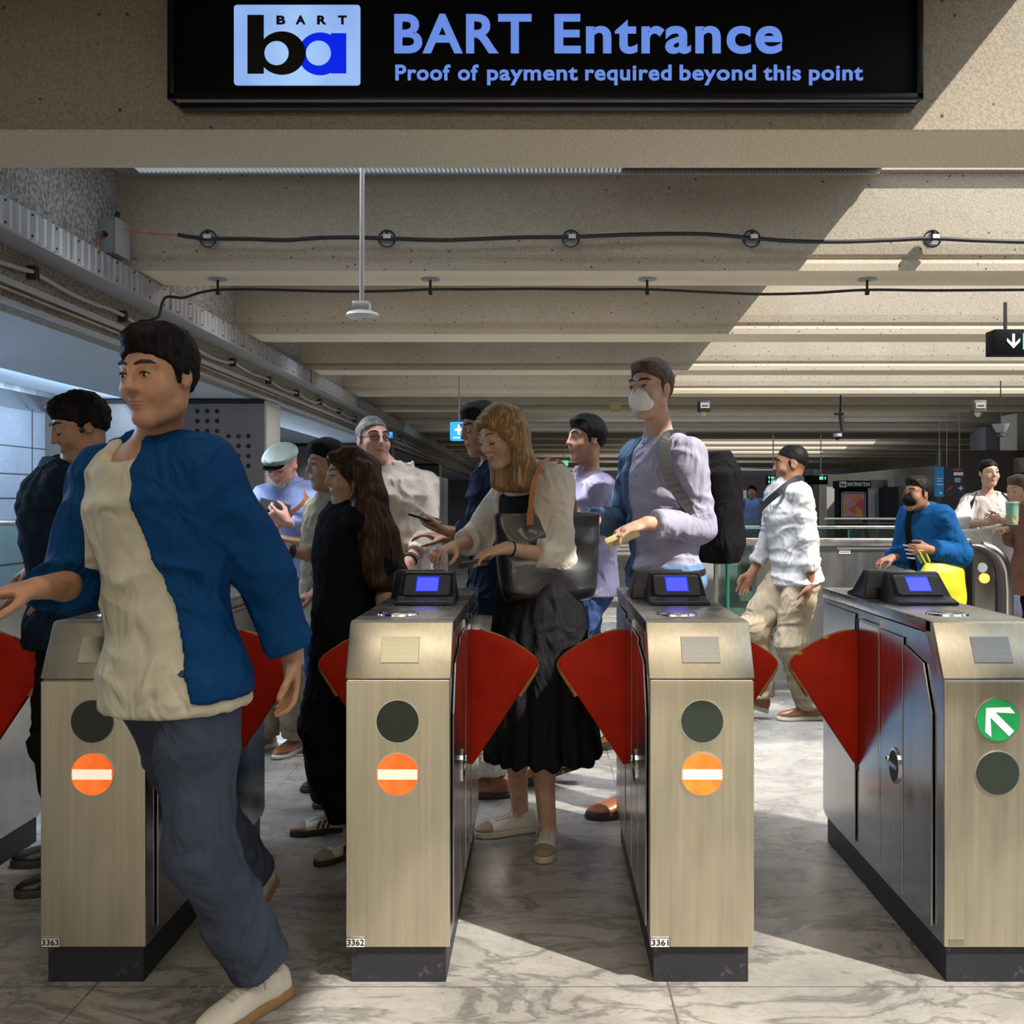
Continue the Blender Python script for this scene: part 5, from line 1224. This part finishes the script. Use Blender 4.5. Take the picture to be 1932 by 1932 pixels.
# 3 ---- older man with a flat cap and phone
g = person('person in a grey flat cap and pale blue shirt reading a phone', (-1.30, 5.25), 1.66, (-.25, -.95),
    [((-1.25, 4.95, 1.20), (.9, .1, -.8), (-.75, -.1, .45), (-.1, .9, .3), .9), ((-1.47, 5.0, 1.16), (-.9, .1, -.8), (.6, -.4, .5), (.2, .8, .5), .7)],
    [((-1.28, 5.26, .08), (-.3, -.95), 0), ((-1.46, 5.32, .08), (-.4, -.9), 0)], 'pink', vox=.0075, head_tilt=26, head_face=(-.3, -.95), eyes='down', head_at=v(533, 878, 5.2))
V = Vol(.006); V.ell(g.hp(0, -.010, .062), V3(.092, .112, .058) * g.hs, g.hB, .02, clip=[(g.hp(0, 0, .035), -nrm(g.hB[2] * .95 + g.hB[1] * .1))]); V.ell(g.hp(0, .045, .058), V3(.080, .075, .030) * g.hs, g.hB, .02)
cp = vobj('flat_cap', V, C['capgrey'], g.root); V = Vol(.006); V.ell(g.hp(0, .085, .030), V3(.066, .055, .009) * g.hs, g.hB, .01); vobj('cap_peak', V, C['black'], cp)
V = Vol(.006); V.ell(g.hp(0, .052, -.085), V3(.046, .042, .036) * g.hs, g.hB, .02, clip=[(g.hp(0, .05, -.072), g.hB[2])]); vobj('beard', V, HR['white'], g.root)
top(g, C['bluecheck'], sleeve=.95, hem=-.05, th=.014, loose=1.04, amp=.010, seed=31, collar=True)
trousers(g, C['khaki'], wide=1.2, th=.02); [shoe(g, i, M['brownleather'], M['sole']) for i in (0, 1)]
strap(g, [torso_pt(g, 1.0, 60, .03), torso_pt(g, .86, 40, .04), torso_pt(g, .7, 10, .045), torso_pt(g, .5, -20, .045), torso_pt(g, .3, -50, .045)], .022, M['tanleather'], 'bag_strap')
w_, d, n, tt, hz_ = g.hands[0]
box_item('phone', 'black phone held up by the man in the flat cap', 'phone', w_ + d * .085 + n * .034 + np.array((0, 0, .02), np.float32), (-.95, -.15, .25), (0, -.8, .6), 0, (.15, .075, .009), M['phone'])

# 4 ---- young woman with long curly hair
g = person('person with very long curly dark brown hair, dressed all in black', (-.735, 3.78), 1.545, (-.86, -.5),
    [((-.60, 3.68, .79), (.6, .2, -.5), (-.1, -.2, -1), (-.6, .3, 0), .5), ((-.90, 4.0, .93), (-.2, .7, -.6), (-.8, -.2, -.2), (0, 0, -1), .6)],
    [((-.70, 3.72, .085), (-.62, -.78), 0), ((-.82, 3.98, .085), (-.9, -.3), 0)], 'olive', female=True, vox=.006, head_tilt=8, head_face=(-.84, -.54), eyes='open', head_at=v(658, 898, 3.75))
top(g, C['black'], 'top', sleeve=.45, hem=-.10, th=.012, loose=1.04, seed=41)
V = Vol(.006); V.cone(g.neck - g.spine * .03, g.neck + g.spine * .03, .056, .050, .01); vobj('high_collar', V, C['black'], g.root)
trousers(g, C['black'], wide=1.15, th=.022, cuff=.09)
for i in (0, 1): shoe(g, i, M['whiteleather'], M['darksole'], 'sneaker', toe_m=M['suede'], laces=M['lace'], stripes=M['blackleather'], vox=.0045)
def long_hair(g, m, bottom, spread, back=.04, name='hair', part=.0, front=.02, curly=.008, seed=5, thick=1.0, face_gap=.055, freq=38, tips=.035, bulk=None, arange=(-100, 100), rad=.098):
    """bottom: drop below the head centre; strands hang from the crown down both sides and behind"""
    V = Vol(.0055); hs = g.hs; B_ = g.hB; up = V3(0., 0., 1.)
    y0, z0, y1, z1 = .070, .062, -.02, -.14
    nn = nrm(-(B_[2] * (y0 - y1) - B_[1] * (z0 - z1)))
    V.ell(g.hp(0, -.018, .034), V3(.090, .106, .094) * hs, B_, .02, clip=[(g.hp(0, y0, z0), nn)])
    for sg in (-1, 1): V.cone(g.hp(sg * part + .006 * sg, .066, .085), g.hp(sg * .074, .030, .02), .016 * hs, .016 * hs, .03); V.cone(g.hp(sg * .074, .030, .02), g.hp(sg * .074, .010, -.07), .016 * hs, .018 * hs, .03)
    hf = nrm((B_[1][0], B_[1][1], 0)); hl = np.cross(up, hf)
    for k_, a in enumerate(range(arange[0], arange[1] + 1, 20)):
        ca = math.radians(a + 180)   # 180 = behind
        dirv = hl * math.sin(ca) + hf * math.cos(ca)
        if abs(a) > 130: st = g.hp((1 if math.sin(ca) > 0 else -1) * .080, .035, .03)
        else: st = g.hc + dirv * .086 * hs + B_[2] * .02 - B_[1] * .01
        b_ = bottom * (1 - .10 * abs(a) / 100)
        mid = g.hc + dirv * (rad + spread * .5) - up * b_ * .5 - hf * back * .3; end = g.hc + dirv * (rad - .02 + spread) - up * b_ - hf * back
        if abs(a) > 90: mid = mid + hf * front; end = end + hf * front
        V.cone(st, mid, .028 * thick, .034 * thick, .03); V.cone(mid, end, .034 * thick, tips * thick * .6, .03)
    if bulk: 
        for (c, r) in bulk: V.ell(c, r, None, .04)
    fn = lambda P: waves(P * np.array((1, 1, .10 if curly < .006 else .5), np.float32), freq, seed) * curly + (waves(P, freq * .8, seed + 1) * curly * .8 if curly > .006 else 0)
    return vobj(name, V, m, g.root, fn)
long_hair(g, HR['brown'], .43, .085, back=.05, curly=.009, thick=1.12, freq=34, tips=.06, front=.0, arange=(-90, 60), rad=.084)

# 5 ---- person half hidden behind her
g = person('person mostly hidden behind the curly-haired woman, in an olive cream top', (-.92, 4.42), 1.60, (-.8, -.6),
    [((-1.09, 4.22, 1.10), (-.3, .6, -1), (-.8, -.2, -.2), (0, 0, -1), .5), ((-1.16, 4.5, 1.13), (-.2, .8, -.8), (-.8, 0, .1), (0, 0, -1), .5)],
    [((-.82, 4.36, .08), (-.8, -.5), 0), ((-.93, 4.6, .08), (-.8, -.5), 0)], 'olive', female=True, vox=.008, head_face=(-.8, -.6), eyes='open', head_at=v(617, 878, 4.38), head_tilt=5)
top(g, C['olive'], 'top', sleeve=.5, hem=-.10, th=.016, loose=1.05, seed=51); trousers(g, C['indigo']); [shoe(g, i, M['blackleather'], M['darksole']) for i in (0, 1)]
short_hair(g, HR['black'], vol=.016)
w_ = g.wr[0]; e_ = g.el[0]; q = w_ + (e_ - w_) * .12; MB().tube([q, q + nrm(e_ - w_) * .022], .036, 18).build('wrist_watch', M['blackleather'], g.root, smooth=True)

# 6 ---- grey-haired man in an ivory shirt
g = person('person with grey hair and glasses in an ivory shirt, looking right', (-.70, 4.95), 1.74, (.75, -.66),
    [((-.62, 4.72, 1.02), (.6, .5, -.6), (.2, -.1, -1), (-.6, .3, 0), .6), ((-.86, 4.72, 1.0), (-.5, .3, -1), (.1, -.3, -1), (.6, .3, 0), .5)],
    [((-.72, 4.98, .08), (.8, -.6), 0), ((-.82, 4.86, .08), (.8, -.6), 0)], 'pink', vox=.0075, head_face=(.55, -.83), head_tilt=-4, eyes='open', head_at=v(704, 832, 4.9))
short_hair(g, HR['grey'], vol=.007, line=(.075, .075, -.092, -.05))
top(g, C['peach'], sleeve=.85, hem=-.03, th=.013, loose=1.03, amp=.011, seed=61, collar=True); trousers(g, C['slate']); [shoe(g, i, M['blackleather'], M['darksole']) for i in (0, 1)]
hp = g.hp; mb = MB()
for sg in (-1, 1): mb.tube([hp(sg * .034 + .022 * math.cos(a), .094, .008 + .017 * math.sin(a)) for a in [i * math.pi / 8 for i in range(17)]], .0018, 6); mb.tube([hp(sg * .056, .092, .010), hp(sg * .078, .01, .012)], .0015, 6)
mb.tube([hp(-.012, .096, .010), hp(.012, .096, .010)], .0015, 6); mb.build('glasses', M['blackmt'], g.root, smooth=True)
q = g.wr[0]; MB().tube([q + nrm(g.el[0] - q) * .01, q + nrm(g.el[0] - q) * .03], .036, 16).build('wrist_watch', M['blackleather'], g.root, smooth=True)

# 7 ---- central woman with the tote
g = person('person with golden shoulder-length hair in a black dress and oatmeal cardigan', (-.02, 3.86), 1.70, (-.76, -.65),
    [((-.125, 3.60, 1.135), (.75, .55, -.55), (-.93, -.15, -.22), (.25, .25, -1), .55), ((-.33, 3.80, 1.13), (-.2, .9, -.5), (-.45, -.60, -.12), (.1, .1, -1), .9)],
    [((.022, 3.80, .085), (-.10, -1), 0), ((-.085, 3.97, .085), (-.93, -.36), 0)], 'light', female=True, vox=.0048, lean=.03, head_tilt=24, head_face=(-.72, -.70), head_roll=0, eyes='down', head_at=v(946, 822, 3.72), hip=.90, shw=.88)
g.browm = M['suede']
# dress: bodice and flared skirt with gathered folds
V = Vol(.006); TT = g.TT; q_ = g.q; s = g.s
V.loft(g.crotch, g.neck, g.tl, g.tf, T_, [x * q_ for x in TT['a']], [x * q_ for x in TT['b']], k=.02, grow=.012, clip=[plane(g.neck - g.spine * .085 * s, nrm(g.spine * 1.0 + g.tf * .35))])
for sg in (-1, 1): V.cone(g.neck + g.tl * sg * .085 * s - g.spine * .03 * s + g.tf * .0, g.neck + g.tl * sg * .09 * s - g.spine * .16 * s + g.tf * .075, .016, .016, .01)
V.loft((.0, 3.86, .328), (-.02, 3.865, 1.02), g.tl, g.tf, [0, .35, .7, .9, 1], [.235, .215, .202, .190, .17], [.205, .185, .168, .150, .13], k=.03)
def dressfold(P):
    ang = np.arctan2(P[:, 1] - 3.86, P[:, 0] + .01); dn = np.clip((1.0 - P[:, 2]) / .7, 0, 1)
    return dn * (.011 * np.sin(ang * 19 + 1.5 * np.sin(P[:, 2] * 4)) + .008 * np.sin(ang * 9 + 2)) + folds(P, 12, 72, .003)
dr = vobj('dress', V, C['softblack'], g.root, dressfold)
# cardigan, open, sleeves pushed to mid forearm
top(g, C['cardigan'], 'cardigan', sleeve=.72, hem=.11, th=.024, loose=1.0, amp=.009, seed=73, open_front=(.088, .15, .0), sleeve_r=1.12, neckcut=.004)
# hair
long_hair(g, HR['gold'], .185, .028, back=.0, curly=.0026, freq=60, thick=.74, tips=.055, front=.0, part=.012, seed=9, arange=(-80, 60), rad=.078)
for i, (a, b) in enumerate(((0, 1), (1, 1))): shoe(g, i, M['whiteleather'], M['sole'], 'sneaker', toe_m=M['suede'], laces=M['lace'], vox=.0038)
q = g.wr[0] + nrm(g.el[0] - g.wr[0]) * .015; MB().tube([q, q + nrm(g.el[0] - g.wr[0]) * .007], .0285, 18).build('hair_tie', M['blackmt'], g.root, smooth=True)
w_, d, n, tt, hz_ = g.hands[0]
wc = w_ + d * .125 + n * .026
box_item('wallet', 'small dark card wallet in the hands of the golden-haired woman', 'wallet', wc, (-.95, -.2, -.12), (.1, .35, 1), 0, (.105, .075, .010), mat('dark_grey_wallet', (.035, .04, .045), .45), .003)
# tote bag
sh0 = g.sh[0]; YB = 3.70
def bagmesh():
    V = Vol(.007)
    a, b = v(930, 966, YB), v(1131, 962, YB + .10); cT = (a + b) / 2; cB = (v(951, 1128, YB) + v(1118, 1136, YB + .12)) / 2; u = nrm(b - a); w2 = nrm(np.cross(u, (0, 0, 1)))
    wt = float(np.linalg.norm(b - a)) / 2
    V.loft(cB + V3(0, 0, -.005), cT, u, w2, [0, .04, .12, .35, .7, 1], [.155, .172, .182, .190, .196, wt], [.035, .058, .072, .070, .054, .040], k=.01, ex=3.2, clip=[plane(cT - V3(0, 0, .004), (0, 0, 1))])
    V.loft(cT + V3(0, 0, -.10), cT + V3(0, 0, .02), u, w2, [0, 1], [wt - .04, wt - .022], [.016, .017], k=.004, op='c', ex=3)
    return V, cT, u, w2, wt
V, cT, u, w2, wt = bagmesh()
tb = thing('tote_bag', tuple(map(float, cT - V3(0, 0, .36))), 'large black leather tote bag hanging from the shoulder of the golden-haired woman', 'bag')
lm = mat('glossy_black_leather', (.010, .010, .012), .30, spec=.8, coat=.5); bump(lm, noise(lm, coords(lm), 160, 3), .25, .002); setr(lm, ramp(lm, noise(lm, coords(lm), 7, 4), [(.3, (.22,) * 3), (.7, (.46,) * 3)]))
bag = vobj('bag_body', V, lm, tb, lambda P: (folds(P, 8, 3, .012, (1, 1, .5)) + waves(P, 18, 8) * .006) * np.clip((cT[2] - .06 - P[:, 2]) / .06, 0, 1))
for sg, off in ((-1, -.045), (1, .03)):
    pp = [(1000, 990, 3.655), (1002, 950, 3.625), (1008, 910, 3.61), (1020, 882, 3.64), (1034, 865, 3.74), (1044, 869, 3.86), (1046, 900, 3.95)] if sg < 0 else [(1086, 1000, 3.83), (1084, 960, 3.84), (1078, 910, 3.83), (1067, 884, 3.82), (1052, 867, 3.83), (1042, 870, 3.93)]
    P_ = [v(*p) for p in pp]; P_ = [P_[0]] + P_ + [P_[-1]]; path = []
    for i in range(1, len(P_) - 2):
        for k in range(5):
            t = k / 5; a, b, c_, d = P_[i - 1:i + 3]; path.append(.5 * ((2 * b) + (c_ - a) * t + (2 * a - 5 * b + 4 * c_ - d) * t * t + (3 * b - a - 3 * c_ + d) * t ** 3))
    mb = MB(); vs_ = []
    for i, p in enumerate(path):
        wd = .0125 if i < 4 else .0095
        for (a, b) in ((-1, -1), (1, -1), (1, 1), (-1, 1)): vs_.append(p + V3(1, 0, 0) * wd * a + V3(0, 1, 0) * .0025 * b)
    n_ = len(path); mb.add(vs_, [(i * 4 + k, i * 4 + (k + 1) % 4, (i + 1) * 4 + (k + 1) % 4, (i + 1) * 4 + k) for i in range(n_ - 1) for k in range(4)] + [(0, 1, 2, 3), (4 * n_ - 1, 4 * n_ - 2, 4 * n_ - 3, 4 * n_ - 4)])
    mb.build('shoulder_strap', M['tanleather'], tb)

# 8 ---- man in a navy blazer behind her
g = person('person in a navy blazer, off-white trousers and brown shoes behind the golden-haired woman', (-.20, 4.62), 1.76, (-1, -.12),
    [((-.40, 4.40, 1.17), (.5, .2, -1), (-.9, .0, .25), (.3, -.2, .9), .6), ((-.44, 4.62, 1.13), (.3, .5, -1), (-.9, -.1, .2), (.2, 0, -1), .5)],
    [((-.215, 4.44, .085), (-1, -.10), 0), ((.10, 4.66, .10), (-.95, -.2), 14)], 'tan', vox=.0075, head_face=(-.85, -.5), head_tilt=12, eyes='down', head_at=v(908, 810, 4.58))
short_hair(g, HR['black'], vol=.013); top(g, C['white'], sleeve=.9, th=.008, hem=.0, seed=80, collar=True); top(g, C['navy'], 'blazer', sleeve=.95, hem=-.12, th=.030, loose=1.0, amp=.008, seed=81, open_front=(.05, .03, 0))
trousers(g, C['offwhite'], wide=1.1, cuff=.04); [shoe(g, i, M['brownleather'], M['darksole'], vox=.005, pointy=1) for i in (0, 1)]
w_, d, n, tt, hz_ = g.hands[0]
box_item('phone', 'dark phone in the hand of the man in the navy blazer', 'phone', w_ + d * .10 + V3(-.01, -.01, .035), (-.95, -.1, .3), (.3, -.2, 1), 0, (.15, .075, .010), M['phone'])

# 9 ---- man in the pale lilac shirt
g = person('person with black hair in a pale lilac shirt walking left behind the tote bag', (.24, 5.15), 1.76, (-.95, -.3),
    [((.05, 4.98, 1.12), (.5, .3, -1), (-.8, -.1, .2), (0, 0, -1), .6), ((-.02, 5.25, 1.05), (.4, .3, -1), (-.8, 0, 0), (0, 0, -1), .6)],
    [((.12, 5.05, .085), (-1, -.1), 0), ((.46, 5.30, .13), (-1, -.1), 25)], 'tan', vox=.008, head_face=(-.9, -.4), eyes='open', head_at=v(1106, 830, 5.1), hip=.89)
short_hair(g, HR['black'], vol=.016); top(g, C['pinkblue'], sleeve=.9, hem=-.06, th=.014, loose=1.04, amp=.011, seed=91, collar=True); trousers(g, C['navytr'], wide=1.1, th=.02); [shoe(g, i, M['brownleather'], M['darksole']) for i in (0, 1)]

# 10 ---- tall masked man
g = person('person, tall, in a white face mask and lilac-grey shirt with a backpack', (.53, 4.30), 1.87, (-.88, -.47),
    [((.42, 4.02, 1.215), (.75, .45, -.7), (-.85, -.1, -.25), (.2, .3, -1), .6), ((.22, 4.28, 1.22), (.2, .8, -.8), (-.85, -.2, -.1), (.1, .1, -1), .6)],
    [((.40, 4.20, .09), (-.95, -.3), 0), ((.62, 4.46, .09), (-.95, -.3), 0)], 'light', vox=.0065, lean=.03, head_face=(-.70, -.71), head_tilt=2, eyes='open', head_at=v(1228, 736, 4.22))
short_hair(g, HR['mid'], vol=.010, line=(.078, .074, -.092, -.05))
top(g, C['lilac'], sleeve=.92, hem=.02, th=.016, loose=1.0, amp=.013, seed=101, collar=True, sleeve_r=1.1)
top(g, C['bluevest'], 'gilet_front', sleeve=.95, hem=.02, th=.026, seed=102, keep=-.055, kind='slate blue gilet worn open')  # slate blue layer kept on his right side only
trousers(g, C['denim'], th=.02); V = Vol(.006); V.loft(g.pel + g.spine * .00, g.pel + g.spine * .04, g.tl, g.tf, [0, 1], [.168 * g.s + .026] * 2, [.112 * g.s + .026] * 2); vobj('belt', V, M['blackleather'], g.root)
[shoe(g, i, M['brownleather'], M['darksole']) for i in (0, 1)]
V = Vol(.005); V.ell(g.hp(0, .056, -.042), V3(.057, .052, .055) * g.hs, g.hB, .02, clip=[(g.hp(0, .03, -.03), -g.hB[1])]); V.cone(g.hp(0, .085, -.008), g.hp(0, .104, -.034), .010, .014, .03); mk = vobj('face_mask', V, C['mask'], g.root)
for sg in (-1, 1): MB().tube([g.hp(sg * .060, .035, -.02), g.hp(sg * .078, .0, .02), g.hp(sg * .080, -.02, .01)], .0015, 6).build('ear_loop', C['mask'], mk)
strap(g, [torso_pt(g, 1.0, 110, .04), torso_pt(g, 1.0, 60, .05), torso_pt(g, .88, 48, .055), torso_pt(g, .72, 58, .06), torso_pt(g, .55, 85, .06)], .05, M['strap'], 'backpack_strap')
bk = g.neck - g.spine * .28 * g.s - g.tf * .26
V = Vol(.008); V.loft(bk - g.spine * .24, bk + g.spine * .24, g.tl, g.tf, [0, .15, .8, 1], [.13, .155, .15, .10], [.07, .10, .09, .05], ex=3, k=.02)
tb = thing('backpack', tuple(map(float, bk - g.spine * .24)), 'black backpack on the back of the tall masked man', 'bag'); vobj('pack_body', V, C['black'], tb, lambda P: waves(P, 12, 3) * .006)
w_, d, n, tt, hz_ = g.hands[0]
box_item('wrapped_snack', 'yellow and white wrapped item in the hand of the tall masked man', 'snack', w_ + d * .11 + n * .028, (-.9, .1, -.4), (.2, .6, 1), 0, (.14, .05, .03), mat('pale_yellow_wrap', (.62, .50, .24), .5), .008)

# 11 ---- man in the white shirt walking away to the left
g = person('person in a white long-sleeve shirt and khaki trousers with a black shoulder strap', (1.52, 6.02), 1.71, (-.97, -.22),
    [((1.56, 5.84, .80), (.9, .0, -.3), (-.2, 0, -1), (-.9, .3, 0), .5), ((1.28, 6.15, .86), (.4, .3, -1), (-.5, 0, -.9), (0, -1, 0), .5)],
    [((1.61, 6.02, .085), (-1, -.08), 0), ((1.31, 6.06, .13), (-1, 0), -18)], 'brown', vox=.0075, lean=.12, head_face=(-1, .1), eyes='open', head_at=v(1492, 877, 5.98), hip=.88, head_tilt=4)
short_hair(g, HR['black'], vol=.006, line=(.078, .074, -.092, -.02))
top(g, C['white'], sleeve=.85, hem=-.06, th=.015, loose=1.05, amp=.014, seed=111, collar=True, sleeve_r=1.2); trousers(g, C['khaki'], wide=1.2, th=.02, amp=.008); [shoe(g, i, M['brownleather'], M['sole'], vox=.005) for i in (0, 1)]
strap(g, [torso_pt(g, 1.0, 150, .045), torso_pt(g, 1.02, 90, .045), torso_pt(g, .92, 35, .05), torso_pt(g, .78, -5, .055), torso_pt(g, .62, -40, .055)], .04, M['strap'], 'shoulder_strap')

# 12 ---- man in the royal blue jacket with a black mask
g = person('person in a royal blue jacket and black face mask carrying a yellow bag', (2.38, 6.15), 1.52, (-.95, -.3),
    [((2.28, 5.92, 1.02), (.8, .2, -.6), (-.9, 0, 0), (.2, .8, 0), .9), ((2.12, 6.10, .96), (.2, .6, -1), (-.9, -.2, -.2), (0, 0, -1), .9)],
    [((2.30, 6.05, .08), (-1, -.2), 0), ((2.52, 6.30, .08), (-1, -.2), 0)], 'brown', vox=.0075, lean=.10, head_face=(-.9, -.42), eyes='open', head_at=v(1730, 932, 6.05), slim=1.03)
short_hair(g, HR['black'], vol=.010, line=(.075, .072, -.092, -.04)); g.skin = None
top(g, C['black'], 'striped_shirt', sleeve=.3, th=.012, seed=120); top(g, C['royal'], 'jacket', sleeve=.92, hem=.02, th=.026, loose=1.02, amp=.012, seed=121, open_front=(.05, .05, -.02), collar=True, sleeve_r=1.15)
trousers(g, C['black']); [shoe(g, i, M['blackleather'], M['darksole']) for i in (0, 1)]
V = Vol(.006); V.ell(g.hp(0, .056, -.043), V3(.057, .052, .054) * g.hs, g.hB, .02, clip=[(g.hp(0, .02, -.03), -g.hB[1])]); V.cone(g.hp(0, .085, -.008), g.hp(0, .104, -.032), .010, .014, .03); vobj('face_mask', V, C['black'], g.root)
for j in range(4):
    t = .60 - j * .045; strap(g, [torso_pt(g, t, a, .034) for a in (-24, -10, 4, 18)], .010, M['paper'], 'shirt_stripe')
bb = v(1778, 1092, 5.95)
V = Vol(.008); V.loft(bb - V3(0, 0, .21), bb + V3(0, 0, .10), (1, .25, 0), (-.25, 1, 0), [0, .1, .8, 1], [.13, .15, .145, .12], [.03, .05, .045, .02], ex=3, k=.01)
tb = thing('carrier_bag', tuple(map(float, bb - V3(0, 0, .21))), 'bright yellow carrier bag held by the person in the royal blue jacket', 'bag'); bo = vobj('bag_body', V, C['yellow'], tb, lambda P: waves(P, 14, 3) * .008)
for o_ in (-.03, .03): MB().tube([bb + V3(-.08, o_, .09), bb + V3(-.12, o_ - .01, .17), bb + V3(-.16, o_ - .02, .17), bb + V3(-.11, o_, .09)], .006, 6).build('bag_handle', C['yellow'], tb, smooth=True)

# 13 ---- woman in the white blouse
g = person('person in a white blouse with pulled-back dark hair standing beyond the escalator', (3.56, 8.05), 1.63, (-.05, -1),
    [((3.52, 7.74, 1.16), (1, .1, -.6), (-.8, 0, .15), (0, .8, .2), .9), ((3.44, 7.76, 1.14), (-1, .1, -.7), (.8, -.1, .3), (0, .8, .2), .9)],
    [((3.64, 8.05, .08), (0, -1), 0), ((3.48, 8.05, .08), (0, -1), 0)], 'light', female=True, vox=.008, head_face=(.05, -1), eyes='open', head_at=v(1866, 893, 8.0), slim=1.12)
short_hair(g, HR['black'], vol=.006, line=(.078, .066, -.092, -.05), amp=.001); V = Vol(.008); V.ell(g.hp(0, -.08, .09), (.035, .035, .03)); vobj('hair_bun', V, HR['black'], g.root)
top(g, C['blouse'], 'blouse', sleeve=.72, hem=-.05, th=.018, loose=1.08, amp=.013, seed=131, sleeve_r=1.45, neck_scoop=(.07, .06)); trousers(g, C['lightskirt'], wide=1.5, th=.04, name='wide_trousers'); [shoe(g, i, M['whiteleather'], M['sole']) for i in (0, 1)]
for sg in (-1, 1): strap(g, [torso_pt(g, 1.0, sg * 70, .04), torso_pt(g, .9, sg * 50, .05), torso_pt(g, .78, sg * 55, .055)], .035, M['strap'], 'backpack_strap')
strap(g, [torso_pt(g, .62, -75, .10), torso_pt(g, .5, -72, .12), torso_pt(g, .25, -70, .12)], .05, mat('green_strap', (.015, .13, .05), .6), 'green_bag_strap')
bb = v(1838, 1018, 7.8); V = Vol(.009); V.loft(bb - V3(0, 0, .10), bb + V3(0, 0, .08), (1, 0, 0), (0, 1, 0), [0, .2, 1], [.11, .13, .12], [.04, .06, .03], ex=3)
tb = thing('cream_shoulder_bag', tuple(map(float, bb - V3(0, 0, .1))), 'cream cloth bag at the side of the person in the white blouse', 'bag'); vobj('bag_body', V, C['offwhite'], tb, lambda P: waves(P, 14, 3) * .008)
# 14 ---- person at the right edge with a green cup
g = person('person in a rust brown coat raising a green cup at the right edge', (3.62, 7.35), 1.56, (-.9, -.4),
    [((3.46, 7.06, 1.28), (.7, -.2, -.8), (-.4, 0, .9), (-.6, .2, 0), .9), ((3.42, 7.4, 1.1), (0, .6, -1), (-.8, 0, 0), (0, 0, -1), .7)],
    [((3.56, 7.3, .08), (-1, -.3), 0), ((3.74, 7.48, .08), (-1, -.3), 0)], 'light', female=True, vox=.008, head_face=(-.9, -.42), head_tilt=10, eyes='down', head_at=v(1921, 925, 7.28))
short_hair(g, HR['mid'], vol=.014); top(g, C['brownjk'], 'coat', sleeve=.95, hem=-.3, th=.03, loose=1.1, seed=141); trousers(g, C['black']); [shoe(g, i, M['blackleather'], M['darksole']) for i in (0, 1)]
q = v(1910, 963, 7.02); t = thing('paper_cup', tuple(map(float, q - V3(0, 0, .08))), 'pale green paper cup raised near the right edge', 'cup')
MB().tube([q - V3(0, 0, .10), q + V3(0, 0, .05)], [.034, .044], 20).build('cup', mat('pale_green_cup', (.16, .36, .24), .5), t, smooth=True); MB().tube([q + V3(0, 0, .05), q + V3(0, 0, .062)], [.047, .045], 20).build('lid', M['paper'], t, smooth=True)
MB().tube([q - V3(0, 0, .085), q - V3(0, 0, .04)], [.0365, .041], 20).build('sleeve', C['khaki'], t, smooth=True)

# 15-17 ---- far people
g = person('person far away in a light blue shirt with dark backpack straps', (3.55, 17.0), 1.60, (-.15, -1),
    [((3.85, 16.95, .80), (.5, .3, 0), (0, 0, -1), (-1, 0, 0), .4), ((3.27, 16.95, .80), (-.5, .3, 0), (0, 0, -1), (1, 0, 0), .4)],
    [((3.66, 16.95, .08), (0, -1), 0), ((3.46, 17.1, .08), (0, -1), 0)], 'tan', vox=.012, head_face=(-.5, -.86), eyes=None, head_at=v(1419, 928, 16.95), slim=1.15)
short_hair(g, HR['black'], vol=.02); top(g, C['skyshirt'], sleeve=.95, hem=-.06, th=.03, loose=1.1, seed=151); trousers(g, C['khaki'], th=.02); [shoe(g, i, M['blackleather'], M['darksole']) for i in (0, 1)]
for sg in (-1, 1): strap(g, [torso_pt(g, 1.0, sg * 70, .05), torso_pt(g, .9, sg * 42, .06), torso_pt(g, .7, sg * 48, .06), torso_pt(g, .5, sg * 80, .06)], .05, M['strap'], 'backpack_strap')
g = person('person far away, bald, in a pale pink top beside the one in light blue', (4.10, 17.6), 1.52, (-.6, -.8),
    [((4.05, 17.4, 1.0), (.5, .3, -1), (-.8, 0, .2), (0, 0, -1), .5), ((3.85, 17.5, 1.0), (-.5, .3, -1), (.5, -.5, .2), (0, 0, -1), .5)],
    [((4.15, 17.6, .08), (0, -1), 0), ((3.98, 17.6, .08), (0, -1), 0)], 'pink', vox=.012, head_face=(.3, -.9), eyes=None, head_at=v(1448, 943, 17.5))
top(g, C['palepink'], sleeve=.45, th=.03, seed=161); trousers(g, C['slate']); [shoe(g, i, M['blackleather'], M['darksole']) for i in (0, 1)]
g = person('person far away with dark hair half hidden by the man in the white shirt', (4.45, 18.1), 1.56, (-.5, -.8),
    [((4.4, 17.9, 1.0), (.5, .3, -1), (-.8, 0, .2), (0, 0, -1), .5), ((4.2, 18.0, 1.0), (-.5, .3, -1), (.5, -.5, .2), (0, 0, -1), .5)],
    [((4.5, 18.1, .08), (0, -1), 0), ((4.33, 18.1, .08), (0, -1), 0)], 'light', female=True, vox=.012, head_face=(-.3, -.9), eyes=None, head_at=v(1464, 937, 18.0))
short_hair(g, HR['brown'], vol=.03); top(g, C['palepink'], sleeve=.45, th=.03, seed=171); trousers(g, C['slate']); [shoe(g, i, M['blackleather'], M['darksole']) for i in (0, 1)]
